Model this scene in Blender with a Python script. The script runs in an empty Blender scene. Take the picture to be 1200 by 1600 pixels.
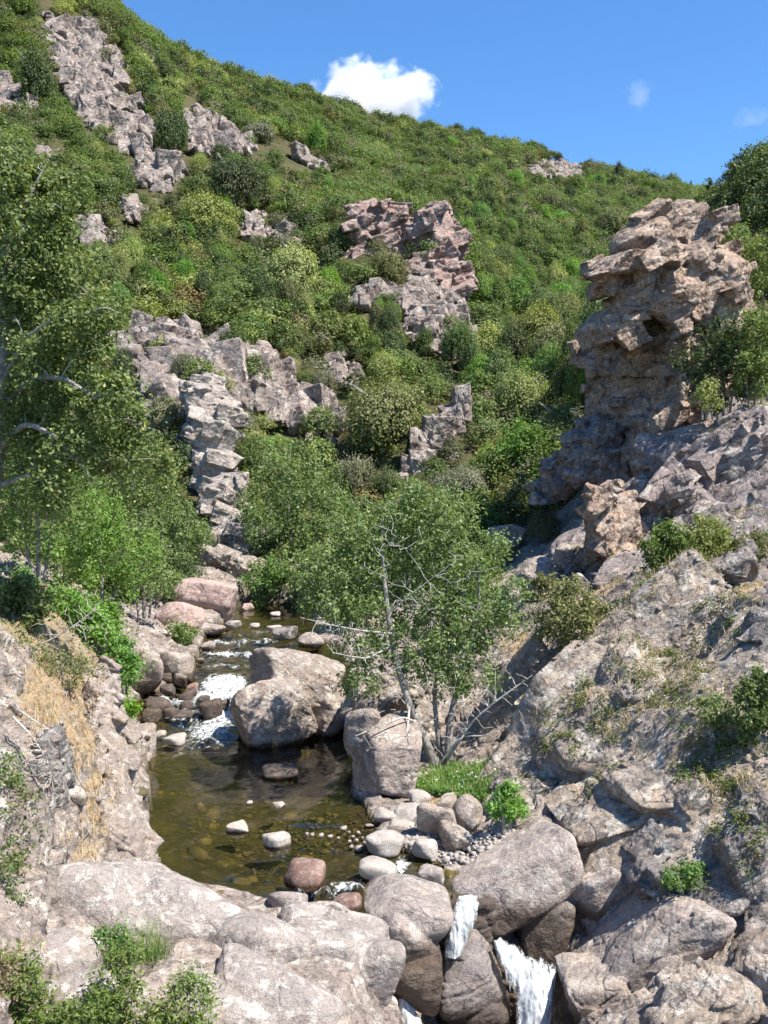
import bpy, bmesh, math, random
import numpy as np
from mathutils import Vector, Matrix, Euler

SC = bpy.context.scene
COL = SC.collection
rad = math.radians

# ------------------------------------------------------------------ camera, sky, sun, exposure
F = 1570.0                 # focal length in pixels of the 1200 x 1600 photograph
CAMZ = 10.0
PITCH = rad(2.2)
cam_d = bpy.data.cameras.new('camera')
cam = bpy.data.objects.new('camera', cam_d)
COL.objects.link(cam)
cam.location = (0, 0, CAMZ)
cam.rotation_euler = (rad(90) - PITCH, 0, 0)
cam_d.sensor_fit = 'VERTICAL'
cam_d.sensor_height = 24.0
cam_d.lens = 24.0 * F / 1600.0
cam_d.clip_start = 0.1
cam_d.clip_end = 20000
SC.camera = cam

SUN_EL, SUN_AZ = rad(57), rad(119)       # azimuth from +Y towards +X
world = bpy.data.worlds.new('World')
SC.world = world
world.use_nodes = True
wn, wl_ = world.node_tree.nodes, world.node_tree.links
wn.clear()
sky = wn.new('ShaderNodeTexSky')
sky.sky_type = 'NISHITA'
sky.sun_disc = False
sky.sun_elevation = SUN_EL
sky.sun_rotation = SUN_AZ
sky.air_density = 1.0
sky.dust_density = 0.15
sky.ozone_density = 2.5
bg = wn.new('ShaderNodeBackground')
bg.inputs['Strength'].default_value = 0.085
hs = wn.new('ShaderNodeHueSaturation')
hs.inputs['Saturation'].default_value = 1.22
wo = wn.new('ShaderNodeOutputWorld')
wl_.new(sky.outputs[0], hs.inputs['Color'])
tint = wn.new('ShaderNodeMix'); tint.data_type = 'RGBA'; tint.blend_type = 'MULTIPLY'
tint.inputs[0].default_value = 1.0
tint.inputs[7].default_value = (1.0, 1.11, 1.24, 1)
wl_.new(hs.outputs[0], tint.inputs[6])
wl_.new(tint.outputs[2], bg.inputs['Color'])
wl_.new(bg.outputs[0], wo.inputs['Surface'])

sd = bpy.data.lights.new('sun', 'SUN')
sd.energy = 4.9
sd.angle = rad(0.53)
sd.color = (1.0, 0.935, 0.83)
sun = bpy.data.objects.new('sun', sd)
COL.objects.link(sun)
SUNV = Vector((math.sin(SUN_AZ) * math.cos(SUN_EL), math.cos(SUN_AZ) * math.cos(SUN_EL), math.sin(SUN_EL)))
sun.rotation_euler = SUNV.to_track_quat('Z', 'Y').to_euler()
sun.location = (40, -40, 80)

SC.view_settings.view_transform = 'Standard'
SC.view_settings.look = 'None'
SC.view_settings.exposure = 1.12
SC.view_settings.gamma = 1.0
SC.cycles.max_bounces = 8
SC.cycles.diffuse_bounces = 3
SC.cycles.glossy_bounces = 3
SC.cycles.transmission_bounces = 4
SC.cycles.transparent_max_bounces = 12
SC.cycles.volume_bounces = 8
SC.cycles.use_denoising = True
SC.cycles.sample_clamp_indirect = 6.0

# ------------------------------------------------------------------ pixel <-> world
CP, SP = math.cos(PITCH), math.sin(PITCH)

def W(px, py, d):
    """world point seen at photo pixel (px, py) at forward distance d"""
    u, v = (px - 600.0) / F, (800.0 - py) / F
    dy, dz = CP + v * SP, v * CP - SP
    return np.array((u * d / dy, d + 0 * u, CAMZ + dz * d / dy))

def tz(py):
    v = (800.0 - py) / F
    return (v * CP - SP) / (CP + v * SP)

def dep(py, z):
    """forward distance at which pixel row py meets height z"""
    return (z - CAMZ) / tz(py)

def proj(P):
    P = np.asarray(P, float)
    x, y, z = P[..., 0], P[..., 1], P[..., 2] - CAMZ
    f = y * CP - z * SP
    v = y * SP + z * CP
    return 600 + F * x / f, 800 - F * v / f

# ------------------------------------------------------------------ noise
def _h(ix, iy, iz, s):
    n = (ix.astype(np.int64) * 73856093) ^ (iy.astype(np.int64) * 19349663) ^ (iz.astype(np.int64) * 83492791) ^ (s * 2654435)
    n = (n & 0xffffffff).astype(np.uint32)
    n ^= n >> np.uint32(16); n *= np.uint32(0x7feb352d); n ^= n >> np.uint32(15)
    n *= np.uint32(0x846ca68b); n ^= n >> np.uint32(16)
    return n.astype(np.float32) / np.float32(4294967295.0)

def vnoise(p, s=0):
    i = np.floor(p); f = (p - i).astype(np.float32); i = i.astype(np.int64)
    f = f * f * f * (f * (f * 6 - 15) + 10)
    r = 0
    for a in (0, 1):
        wx = f[:, 0] if a else 1 - f[:, 0]
        for b in (0, 1):
            wy = f[:, 1] if b else 1 - f[:, 1]
            for c in (0, 1):
                wz = f[:, 2] if c else 1 - f[:, 2]
                r = r + wx * wy * wz * _h(i[:, 0] + a, i[:, 1] + b, i[:, 2] + c, s)
    return r * 2 - 1

def fbm(p, oct=4, s=0, gain=0.5, lac=2.03):
    r = 0; a = 1.0; q = np.array(p, float)
    for o in range(oct):
        r = r + a * vnoise(q, s + o * 17)
        q = q * lac + 13.7; a *= gain
    return r

def worley(p, s=0):
    """F1, F2, hash of nearest cell, offset from its centre"""
    i = np.floor(p).astype(np.int64)
    n = len(p)
    f1 = np.full(n, 9e9, np.float32); f2 = f1.copy()
    hid = np.zeros((n, 3), np.float32); off = np.zeros((n, 3), np.float32)
    for a in (-1, 0, 1):
        for b in (-1, 0, 1):
            for c in (-1, 0, 1):
                x, y, z = i[:, 0] + a, i[:, 1] + b, i[:, 2] + c
                h1, h2, h3 = _h(x, y, z, s + 1), _h(x, y, z, s + 2), _h(x, y, z, s + 3)
                o = np.stack((p[:, 0] - x - h1, p[:, 1] - y - h2, p[:, 2] - z - h3), 1).astype(np.float32)
                d = np.sqrt((o * o).sum(1))
                m = d < f1
                f2 = np.where(m, f1, np.minimum(f2, d))
                f1 = np.where(m, d, f1)
                hid[m, 0] = h1[m]; hid[m, 1] = h2[m]; hid[m, 2] = h3[m]
                off[m] = o[m]
    return f1, f2, hid, off

def sstep(a, b, x):
    t = np.clip((x - a) / (b - a), 0, 1)
    return t * t * (3 - 2 * t)

def rotm(rx=0, ry=0, rz=0):
    return np.array(Euler((rad(rx), rad(ry), rad(rz))).to_matrix())

def blocky(P, size, R=None, s=0, crack=0.2, tilt=1.25, warp=0.2):
    """fractured-rock relief, about -1 .. 1: stepped, tilted joint blocks with cracks between"""
    q = P if R is None else P @ R
    q = q / np.asarray(size, float)
    w = np.stack([vnoise(q * 1.7 + 31 * k, s + 5 + k) for k in range(3)], 1)
    q = q + warp * w
    f1, f2, hid, off = worley(q, s)
    h = hid[:, 0] * 1.3 - 0.65 + tilt * ((hid[:, 1] - .5) * off[:, 0] + (hid[:, 2] - .5) * off[:, 1] + (hid[:, 0] - .5) * off[:, 2]) * 1.6
    e = 1 - sstep(0.0, 0.10, f2 - f1)
    m = sstep(-.1, .5, vnoise(q * .8, s + 40))
    return h - crack * e * m

def strata(P, thick, R=None, s=0, warp=1.2):
    """saw-tooth ledges along the third axis of R, -0.5 .. 0.5"""
    q = P if R is None else P @ R
    w = q[:, 2] / thick + warp * fbm(q / (thick * 6), 3, s)
    k = np.floor(w); f = w - k
    return (sstep(0, .8, f) - sstep(.86, 1.0, f)) * (.5 + .5 * _h(k, k * 0, k * 0, s)) - .25

# ------------------------------------------------------------------ mesh helpers
def mesh(name, V, Fc, smooth=True, attrs=None):
    V = np.asarray(V, np.float32)
    me = bpy.data.meshes.new(name)
    if isinstance(Fc, np.ndarray):
        k = Fc.shape[1]; nf = len(Fc)
        me.vertices.add(len(V)); me.vertices.foreach_set('co', V.ravel())
        me.loops.add(nf * k); me.loops.foreach_set('vertex_index', Fc.astype(np.int32).ravel())
        me.polygons.add(nf)
        me.polygons.foreach_set('loop_start', np.arange(0, nf * k, k, dtype=np.int32))
        if smooth:
            me.polygons.foreach_set('use_smooth', np.ones(nf, bool))
        me.update(calc_edges=True)
    else:
        me.from_pydata([tuple(v) for v in V], [], Fc)
        if smooth:
            me.polygons.foreach_set('use_smooth', np.ones(len(Fc), bool))
    for k, a in (attrs or {}).items():
        at = me.attributes.new(k, 'FLOAT', 'POINT')
        at.data.foreach_set('value', np.asarray(a, np.float32))
    me.validate()
    return me

def link(name, me, mat=None, parent=None, loc=None):
    o = bpy.data.objects.new(name, me)
    COL.objects.link(o)
    if mat is not None:
        me.materials.clear(); me.materials.append(mat)
    if parent is not None: o.parent = parent
    if loc is not None: o.location = loc
    return o

def tag(o, label, cat, group=None, kind=None):
    o['label'] = label; o['category'] = cat
    if group: o['group'] = group
    if kind: o['kind'] = kind
    return o

def empty(name, loc):
    o = bpy.data.objects.new(name, None)
    COL.objects.link(o); o.location = loc; o.empty_display_size = 0.2
    return o

def normals(me):
    n = np.empty(len(me.vertices) * 3, np.float32)
    me.vertex_normals.foreach_get('vector', n)
    return n.reshape(-1, 3)

def coords(me):
    c = np.empty(len(me.vertices) * 3, np.float32)
    me.vertices.foreach_get('co', c)
    return c.reshape(-1, 3).astype(float)

class Tubes:
    def __init__(s): s.v = []; s.f = []; s.n = 0
    def add(s, pts, r, k=6):
        pts = np.asarray(pts, float); m = len(pts)
        r = np.broadcast_to(np.asarray(r, float), (m,))
        t = np.gradient(pts, axis=0); t /= np.linalg.norm(t, axis=1)[:, None] + 1e-9
        ref = np.array((0.31, 0.9, 0.3)); a = np.cross(t, ref); a /= np.linalg.norm(a, axis=1)[:, None] + 1e-9
        b = np.cross(t, a)
        th = np.arange(k) * 2 * np.pi / k
        ring = pts[:, None] + r[:, None, None] * (np.cos(th)[None, :, None] * a[:, None] + np.sin(th)[None, :, None] * b[:, None])
        s.v.append(ring.reshape(-1, 3))
        i = np.arange(m - 1)[:, None] * k; j = np.arange(k)[None]
        j2 = (j + 1) % k
        s.f.append((np.stack((i + j, i + j2, i + k + j2, i + k + j), -1).reshape(-1, 4)) + s.n)
        s.n += m * k
    def mesh(s, name): return mesh(name, np.concatenate(s.v), np.concatenate(s.f))

# ------------------------------------------------------------------ materials
class NT:
    def __init__(s, name):
        s.m = bpy.data.materials.new(name); s.m.use_nodes = True
        s.t = s.m.node_tree; s.t.nodes.clear()
    def n(s, typ, **kw):
        nd = s.t.nodes.new('ShaderNode' + typ)
        for k, v in kw.items():
            if k.startswith('_'): setattr(nd, k[1:], v); continue
            key = int(k[1:]) if k[0] == 'i' and k[1:].isdigit() else k.replace('__', ' ')
            s.set(nd.inputs[key], v)
        return nd
    def set(s, sock, v):
        if hasattr(v, 'is_output') or isinstance(v, bpy.types.NodeSocket): s.t.links.new(v, sock)
        elif isinstance(v, bpy.types.Node): s.t.links.new(v.outputs[0], sock)
        else:
            if isinstance(v, tuple) and len(v) == 3 and sock.type == 'RGBA': v = v + (1,)
            sock.default_value = v
    def noise(s, vec, scale, detail=4, rough=.55, dist=0.0):
        return s.n('TexNoise', Vector=vec, Scale=scale, Detail=detail, Roughness=rough, Distortion=dist).outputs[0]
    def ramp(s, fac, a, b):
        return s.n('MapRange', _interpolation_type='SMOOTHSTEP', Value=fac, From__Min=a, From__Max=b).outputs[0]
    def mix(s, fac, a, b, mode='MIX'):
        nd = s.n('Mix', _data_type='RGBA', _blend_type=mode)
        s.set(nd.inputs[0], fac); s.set(nd.inputs[6], a); s.set(nd.inputs[7], b)
        return nd.outputs[2]
    def math(s, op, a, b=0.0):
        nd = s.n('Math', _operation=op); s.set(nd.inputs[0], a); s.set(nd.inputs[1], b)
        return nd.outputs[0]
    def out(s, sh):
        o = s.t.nodes.new('ShaderNodeOutputMaterial'); s.t.links.new(sh if isinstance(sh, bpy.types.NodeSocket) else sh.outputs[0], o.inputs[0])
        return s.m

def rock_nodes(t, sc, c1, c2, warm, pale, lich=0.6, dark=0.5, crack=1.0, facet=.8):
    pos = t.n('NewGeometry').outputs['Position']
    n1 = t.noise(pos, .45 * sc, 6, .6)
    n2 = t.noise(pos, 1.6 * sc, 8, .65, .4)
    n3 = t.noise(pos, 4.2 * sc, 7, .68, .3)
    n4 = t.noise(pos, 11 * sc, 6, .7)
    n5 = t.noise(pos, 34 * sc, 4, .6)
    c = t.mix(t.ramp(n1, .35, .65), c1, c2)
    c = t.mix(t.math('MULTIPLY', t.ramp(n2, .5, .72), .75), c, warm)
    lm = t.noise(pos, 2.1 * sc, 9, .66, .5)
    c = t.mix(t.math('MULTIPLY', t.ramp(n1, .62, .48), t.math('MULTIPLY', t.ramp(n2, .42, .30), .55)), c, t.mix(1.0, c, (.55, .53, .52), 'MULTIPLY'))
    c = t.mix(t.math('MULTIPLY', t.ramp(lm, .525, .575), lich), c, pale)
    c = t.mix(t.math('MULTIPLY', t.ramp(n4, .55, .64), dark), c, (.075, .07, .065))
    c = t.mix(1.0, c, t.mix(t.ramp(n5, .25, .75), (.66, .66, .66), (1.3, 1.3, 1.3)), 'MULTIPLY')
    wp = t.n('VectorMath', _operation='ADD')
    t.set(wp.inputs[0], pos)
    sv = t.n('VectorMath', _operation='SCALE'); t.set(sv.inputs[0], t.n('TexNoise', Vector=pos, Scale=1.3 * sc, Detail=3.0).outputs[1]); sv.inputs[3].default_value = .55 / sc
    t.set(wp.inputs[1], sv.outputs[0])
    vo = t.n('TexVoronoi', _feature='DISTANCE_TO_EDGE', Vector=wp.outputs[0], Scale=.75 * sc).outputs['Distance']
    ck = t.ramp(vo, 0.0, .035)
    ckm = t.ramp(t.noise(pos, .8 * sc, 3), .48, .6)
    ck = t.math('SUBTRACT', 1.0, t.math('MULTIPLY', t.math('SUBTRACT', 1.0, ck), ckm))
    c = t.mix(t.math('MULTIPLY', t.math('SUBTRACT', 1.0, ck), .4 * crack), c, (.07, .06, .05))
    hgt = t.math('ADD', t.math('MULTIPLY', n3, .5), t.math('ADD', t.math('MULTIPLY', n4, .28), t.math('ADD', t.math('MULTIPLY', n5, .16), t.math('MULTIPLY', ck, .22 * crack))))
    hgt = t.math('MULTIPLY', hgt, .16 / sc)
    if facet:                  # fractured facets: every cell is a plane tilted its own way
        for fs, fk, an in ((1.5, .62, (1.0, 1.0, 1.7)), (4.6, .55, (1.3, 1.0, 1.5)), (13.0, .4, (1, 1, 1))):
            mp = t.n('Mapping', Vector=wp.outputs[0]); mp.inputs['Scale'].default_value = an; mp.inputs['Rotation'].default_value = (.3, .72, .2)
            vv = t.n('TexVoronoi', Vector=mp.outputs[0], Scale=fs * sc)
            df = t.n('VectorMath', _operation='SUBTRACT'); t.set(df.inputs[0], mp.outputs[0]); t.set(df.inputs[1], vv.outputs['Position'])
            cc = t.n('VectorMath', _operation='SUBTRACT'); t.set(cc.inputs[0], vv.outputs['Color']); cc.inputs[1].default_value = (.5, .5, .5)
            dt = t.n('VectorMath', _operation='DOT_PRODUCT'); t.set(dt.inputs[0], df.outputs[0]); t.set(dt.inputs[1], cc.outputs[0])
            hgt = t.math('ADD', hgt, t.math('MULTIPLY', dt.outputs['Value'], fk * facet * 1.5))
            cr_ = t.n('SeparateColor', i0=vv.outputs['Color']).outputs[1]
            c = t.mix(min(.55 * facet, 1), c, t.mix(1.0, c, t.mix(cr_, (.66, .65, .64), (1.34, 1.34, 1.34)), 'MULTIPLY'))
    c = t.mix(1.0, c, (.83, .84, .84), 'MULTIPLY')
    bp = t.n('Bump', Strength=1.0, Distance=1.0, Height=hgt)
    return pos, c, bp.outputs[0]

GREY1, GREY2 = (.38, .312, .27), (.29, .243, .215)
WARM, PALE = (.43, .315, .235), (.58, .535, .48)

def rock_mat(name, sc=1.0, c1=GREY1, c2=GREY2, warm=WARM, pale=PALE, lich=.6, dark=.5, crack=1.0, wet=None, facet=.8):
    t = NT(name)
    pos, c, nrm = rock_nodes(t, sc, c1, c2, warm, pale, lich, dark, crack, facet)
    ro = .88
    if wet is not None:           # waterline stain: (height, thickness)
        z = t.n('SeparateXYZ', Vector=pos).outputs[2]
        wob = t.math('ADD', z, t.math('MULTIPLY', t.noise(pos, 2.5, 3), -wet[1] * 1.2))
        f = t.math('SUBTRACT', 1.0, t.ramp(wob, wet[0] - wet[1], wet[0] + wet[1]))
        c = t.mix(f, c, t.mix(1.0, c, (.30, .26, .22), 'MULTIPLY'))
        ro = t.math('SUBTRACT', .88, t.math('MULTIPLY', f, .55))
    b = t.n('BsdfPrincipled', Base__Color=c, Roughness=ro, Normal=nrm)
    b.inputs['Specular IOR Level'].default_value = .3
    return t.out(b)

def leaf_mat(name, a, b, tip=None, trans=.38, var=.5):
    """a / b: two leaf colours mixed per leaf; a slower world noise and a per-plant shift on top"""
    t = NT(name)
    g = t.n('NewGeometry')
    rnd = g.outputs['Random Per Island']
    obr = t.n('ObjectInfo').outputs['Random']
    c = t.mix(rnd, a, b)
    if tip: c = t.mix(t.ramp(rnd, .86, .95), c, tip)
    h = t.n('HueSaturation', Color=c)
    t.set(h.inputs['Hue'], t.math('ADD', .5 - .028 * var, t.math('MULTIPLY', obr, .056 * var)))
    t.set(h.inputs['Value'], t.math('ADD', 1 - .38 * var, t.math('MULTIPLY', t.math('FRACT', t.math('MULTIPLY', obr, 7.31)), .76 * var)))
    t.set(h.inputs['Saturation'], t.math('ADD', .93 - .25 * var, t.math('MULTIPLY', t.math('FRACT', t.math('MULTIPLY', obr, 3.77)), .42 * var)))
    c = h.outputs[0]
    p = t.n('BsdfPrincipled', Base__Color=c, Roughness=.6)
    p.inputs['Specular IOR Level'].default_value = .18
    tr = t.n('BsdfTranslucent', Color=t.mix(1.0, c, (1.25, 1.3, .55), 'MULTIPLY'))
    ms = t.n('MixShader', i0=trans); t.set(ms.inputs[1], p); t.set(ms.inputs[2], tr)
    return t.out(ms)

def bark_mat(name, a, b, sc=1.0):
    t = NT(name)
    pos = t.n('NewGeometry').outputs['Position']
    c = t.mix(t.ramp(t.noise(pos, 5 * sc, 6, .65), .35, .65), a, b)
    bp = t.n('Bump', Strength=.6, Distance=.03, Height=t.noise(pos, 22 * sc, 4))
    return t.out(t.n('BsdfPrincipled', Base__Color=c, Roughness=.9, Normal=bp.outputs[0]))

# ------------------------------------------------------------------ terrain: control points -> height field
# (px, py, z) near the river, (px, py, -d) further away
CTL_Z = [
 # near ledge and left bank
 (430,1432,.22),(300,1490,.5),(200,1600,.35),(400,1600,-.35),(550,1550,-.15),(0,1600,1.0),(100,1450,1.1),(0,1450,2.0),
 (150,1350,1.0),(50,1300,2.4),(190,1250,1.3),(150,1200,2.4),(50,1150,3.9),(160,1050,2.8),(100,1050,3.9),(0,1000,5.4),
 (30,930,6.0),(120,960,4.3),(190,1000,2.6),(250,960,2.0),(-150,1200,5.5),(-150,1500,3.0),(-200,1000,7.5),(-200,1600,1.5),
 (230,1330,.45),(290,1375,.25),(360,1395,.2),(560,1432,.15),(640,1470,-1.3),(600,1525,-1.4),(500,1480,.15),(210,1210,.8),(205,1130,.6),(200,1070,1.0),
 # pool and outlet (water plane)
 (300,1250,0),(400,1300,0),(500,1330,0),(450,1200,0),(330,1170,0),(600,1340,.05),(650,1365,-.1),(735,1400,-.5),(690,1440,-1.2),
 (770,1480,-1.6),(820,1600,-3.4),(700,1600,-2.8),(640,1590,-2.2),(750,1540,-2.6),
 # river above
 (330,1090,.4),(360,1040,.9),(400,1000,1.0),(430,965,1.2),
 # right bank
 (600,1290,.15),(690,1300,.25),(740,1320,.2),(800,1270,.9),(690,1215,.35),(620,1200,.4),(560,1110,.8),(600,1100,.9),(720,1150,.8),
 (780,1100,1.8),(850,1150,2.3),(850,1050,2.9),(950,1150,2.8),(900,950,3.9),(1000,900,5.4),(1000,1000,4.3),(1100,980,4.7),
 (1200,950,5.6),(1100,850,6.8),(1200,830,7.3),(1200,1100,3.9),(1100,1100,3.3),(1050,1200,2.2),(1200,1250,2.3),(1000,1250,1.6),
 (900,1250,1.1),(1100,1350,.9),(1200,1400,.7),(1000,1400,.2),(900,1400,-.2),(870,1480,-1.6),(930,1560,-1.2),(1000,1500,-.5),(1100,1470,-.4),
 (1100,1600,-.7),(950,1600,-2.2),(1200,1550,-.3),(1400,1100,4.0),(1400,1400,.9),(1400,1600,.2),(850,1350,.15),(760,1360,0.05),
 (1300,1600,-.2),(1200,1800,-.9),(1000,1800,-1.4),(1500,1780,-.6),(800,1800,-2.6),(1500,1600,0),
 # far end of the river
 (300,930,2.6),(330,905,3.2),(430,900,3.0),(560,950,1.9),(600,900,3.0),(700,900,3.2),(760,900,3.5),(830,900,4.2),(520,1000,1.2),(600,1000,1.3),(700,1000,1.9),(780,1000,2.4),
]
CTL_D = [
 (100,900,62),(0,850,60),(200,860,68),(-200,850,60),(100,760,78),(0,650,80),(-200,600,80),
 (330,850,76),(330,760,81),(340,640,88),(430,800,82),(430,700,92),(250,650,88),(200,560,98),(150,480,112),
 (500,800,84),(560,760,86),(500,680,94),(400,560,103),(300,480,118),(480,560,112),(560,600,112),(640,640,104),(620,700,90),(680,760,80),
 (550,520,124),(600,450,142),(640,340,165),(560,340,165),(700,360,163),(720,460,150),(735,560,128),(700,640,104),
 (750,400,260),(760,500,200),(790,560,150),(800,640,112),(800,720,86),(870,760,74),(880,860,62),(860,560,140),(880,470,230),(900,640,95),
 (100,250,180),(50,130,240),(150,150,245),(250,280,188),(330,330,170),(450,430,150),(300,400,145),(0,300,150),(-200,300,150),(-200,100,240),
 (500,330,200),(420,260,225),(330,220,240),(560,250,300),(500,220,320),(400,190,300),(300,150,290),(600,240,360),(700,260,370),(800,300,350),(700,320,300),(900,350,320),(1000,330,390),(880,290,430),(1100,340,390),(1200,360,330),
 (170,11,335),(240,73,345),(330,113,360),(480,159,385),(620,199,425),(740,224,445),(850,247,465),(900,261,470),(1000,289,480),(1110,311,490),(1250,339,490),(1450,360,490),(80,-90,330),(-100,-200,330),(-300,-300,330),
 # right slope, behind and beside the crag
 (1400,900,42),(1000,720,64),(950,800,60),(1000,830,54),(1100,660,62),(1200,620,60),(1180,740,52),(1050,560,72),(1150,430,84),(1200,340,92),(1320,240,95),(1400,150,110),(1400,500,70),(1400,700,55),(1000,480,110),(960,560,95),(1080,360,120),
 # behind the ridge
 (170,70,430),(400,170,480),(620,240,520),(850,280,570),(1110,330,600),(1400,380,600),(-300,-100,430),(170,140,900),(620,290,1100),(1110,350,1200),(-300,100,900),(1500,400,1200),
]
cp = [(px, py, float(dep(py, z))) for px, py, z in CTL_Z] + [(a, b, float(c)) for a, b, c in CTL_D]
cp = np.array(cp)
for k in (0,):                      # hold the sheet under the camera
    cp = np.vstack((cp, [(-200, 2100, 9.0), (200, 2100, 9.0), (600, 2500, 9.0), (1000, 2700, 9.0), (1400, 2700, 9.0)]))
def _dom(px, d): return np.stack((px / F * 1.6, np.log(d)), -1)
_A = _dom(cp[:, 0], cp[:, 2])
_C = 0.05
_K = np.sqrt(((_A[:, None] - _A[None]) ** 2).sum(-1) + _C * _C)
_n = len(cp)
_M = np.zeros((_n + 3, _n + 3)); _M[:_n, :_n] = _K - 0.004 * np.eye(_n)
_P = np.column_stack((np.ones(_n), _A)); _M[:_n, _n:] = _P; _M[_n:, :_n] = _P.T
_val = cp[:, 1] / F
_w = np.linalg.solve(_M, np.concatenate((_val, np.zeros(3))))

def base_py(px, d):
    q = _dom(px, d).reshape(-1, 2); out = np.empty(len(q))
    for i in range(0, len(q), 20000):
        k = q[i:i + 20000]
        K = np.sqrt(((k[:, None] - _A[None]) ** 2).sum(-1) + _C * _C)
        out[i:i + 20000] = K @ _w[:_n] + _w[_n] + k @ _w[_n + 1:]
    return out.reshape(np.shape(px)) * F

def base_z(x, y):
    x = np.asarray(x, float); y = np.asarray(y, float)
    # pixel column for (x, y): weak dependence on height, two rounds are enough
    px = 600 + F * x / y
    for _ in range(3):
        py = base_py(px, y)
        v = (800 - py) / F
        px = 600 + F * x / y * (CP + v * SP)
    return CAMZ + tz(py) * y

# ---- the river
def wlev(y):
    return np.interp(y, [20, 37.5, 45, 62, 70], [0, 0, .8, 1.3, 1.35])
def on_water(px, py):
    d = 40.0
    for _ in range(40): d = .5 * d + .5 * float(dep(py, float(wlev(d))))
    return W(px, py, d)
RIVER_PX = [(226,1325),(240,1350),(290,1380),(350,1395),(430,1420),(480,1432),(545,1430),(572,1400),(592,1374),(640,1370),(690,1392),(745,1403),(738,1385),(700,1372),
 (690,1350),(640,1335),(585,1318),(592,1290),(585,1272),(560,1255),(560,1170),(555,1100),(548,1040),(535,1012),(500,998),(495,975),(490,955),(470,944),(380,944),(352,955),(350,972),(325,985),
 (312,1005),(306,1030),(302,1055),(270,1062),(225,1085),(202,1110),(228,1140),(238,1180),(222,1200),(225,1240)]
RIVER = np.array([on_water(*p)[:2] for p in RIVER_PX])

def poly_sd(P, poly):
    """signed distance to a polygon, positive inside"""
    x, y = P[:, 0], P[:, 1]; n = len(poly)
    d2 = np.full(len(P), 1e18); ins = np.zeros(len(P), bool)
    for i in range(n):
        a, b = poly[i], poly[(i + 1) % n]
        e = b - a; wx, wy = x - a[0], y - a[1]
        t = np.clip((wx * e[0] + wy * e[1]) / (e @ e + 1e-12), 0, 1)
        d2 = np.minimum(d2, (wx - t * e[0]) ** 2 + (wy - t * e[1]) ** 2)
        c = (a[1] > y) != (b[1] > y)
        with np.errstate(divide='ignore', invalid='ignore'):
            ins ^= c & (x < (b[0] - a[0]) * (y - a[1]) / (b[1] - a[1] + 1e-12) + a[0])
    return np.where(ins, 1, -1) * np.sqrt(d2)

def carve(x, y, z):
    near = (y > 18) & (y < 80)
    sdist = np.full(x.shape, -50.0)
    pts = np.stack((x[near], y[near]), 1)
    wob = .25 * vnoise(np.column_stack((pts * 1.1, np.zeros(len(pts)))), 77)
    sdist[near] = poly_sd(pts, RIVER) + wob
    wv = wlev(y)
    ins = sdist > 0
    depth = .12 + .75 * sstep(0, 3.2, sdist)
    # shallow gravel towards the outlet
    gx, gy = W(590, 1320, 26.5)[:2]
    sh = np.exp(-((x - gx) ** 2 / 2.6 ** 2 + (y - gy) ** 2 / 3.5 ** 2))
    depth = depth * (1 - .72 * sh)
    zi = wv - depth
    z2 = np.where(ins, zi, z)
    m = (~ins) & (sdist > -6)
    lim = wv + .03 + .12 * np.minimum(-sdist, 1)
    out = sstep(23.4, 25.2, y) * m
    z2 = z2 + out * np.maximum(lim - z2, 0)
    return z2, sdist

ys = [9.0]
while ys[-1] < 1150: ys.append(ys[-1] * (1.0024 if ys[-1] < 78 else 1.0065))
ys = np.array(ys)
ss = np.linspace(-.66, .66, 600)
TY, TS = np.meshgrid(ys, ss, indexing='ij'); TX = TY * TS
TZ0 = base_z(TX, TY)
TZ, TSD = carve(TX, TY, TZ0)

def ground(x, y):
    """bilinear base height (before the fine relief)"""
    x = np.asarray(x, float); y = np.asarray(y, float)
    fi = np.interp(y, ys, np.arange(len(ys))); fj = np.interp(x / y, ss, np.arange(len(ss)))
    i = np.clip(fi.astype(int), 0, len(ys) - 2); j = np.clip(fj.astype(int), 0, len(ss) - 2)
    a, b = fi - i, fj - j
    return (TZ[i, j] * (1 - a) * (1 - b) + TZ[i + 1, j] * a * (1 - b) + TZ[i, j + 1] * (1 - a) * b + TZ[i + 1, j + 1] * a * b)

_row = np.concatenate((np.linspace(15, 80, 500), np.linspace(80.3, 560, 900)))
def hit(px, py, dmin=15.0):
    """where the sight line of a photo pixel first meets the ground (world coordinates)"""
    px = np.atleast_1d(np.asarray(px, float)); py = np.atleast_1d(np.asarray(py, float))
    out = np.empty((len(px), 3))
    ds = _row[_row >= dmin]
    for i in range(0, len(px), 2000):
        a, b = px[i:i + 2000, None], py[i:i + 2000, None]
        v = (800 - b) / F; dy = CP + v * SP
        X = (a - 600) / F / dy * ds[None]; Y = np.broadcast_to(ds[None], X.shape)
        Z = CAMZ + (v * CP - SP) / dy * ds[None]
        G = Z - ground(X, Y)
        below = G < 0
        k = np.where(below.any(1), below.argmax(1), len(ds) - 1)
        k0 = np.maximum(k - 1, 0); r = np.arange(len(k))
        g0, g1 = G[r, k0], G[r, k]
        t = np.clip(g0 / (g0 - g1 + 1e-9), 0, 1)
        d = ds[k0] + t * (ds[k] - ds[k0])
        out[i:i + 2000] = np.stack((X[r, 0] / ds[0] * d, d, CAMZ + (Z[r, 0] - CAMZ) / ds[0] * d), 1)
    return out

def blob(px, py, spec, d=None, drange=None):
    r = np.zeros(np.shape(px))
    for s in spec:
        a = np.exp(-((px - s[0]) / s[2]) ** 2 - ((py - s[1]) / s[3]) ** 2)
        r = np.maximum(r, a * (s[4] if len(s) > 4 else 1))
    return r

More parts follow.
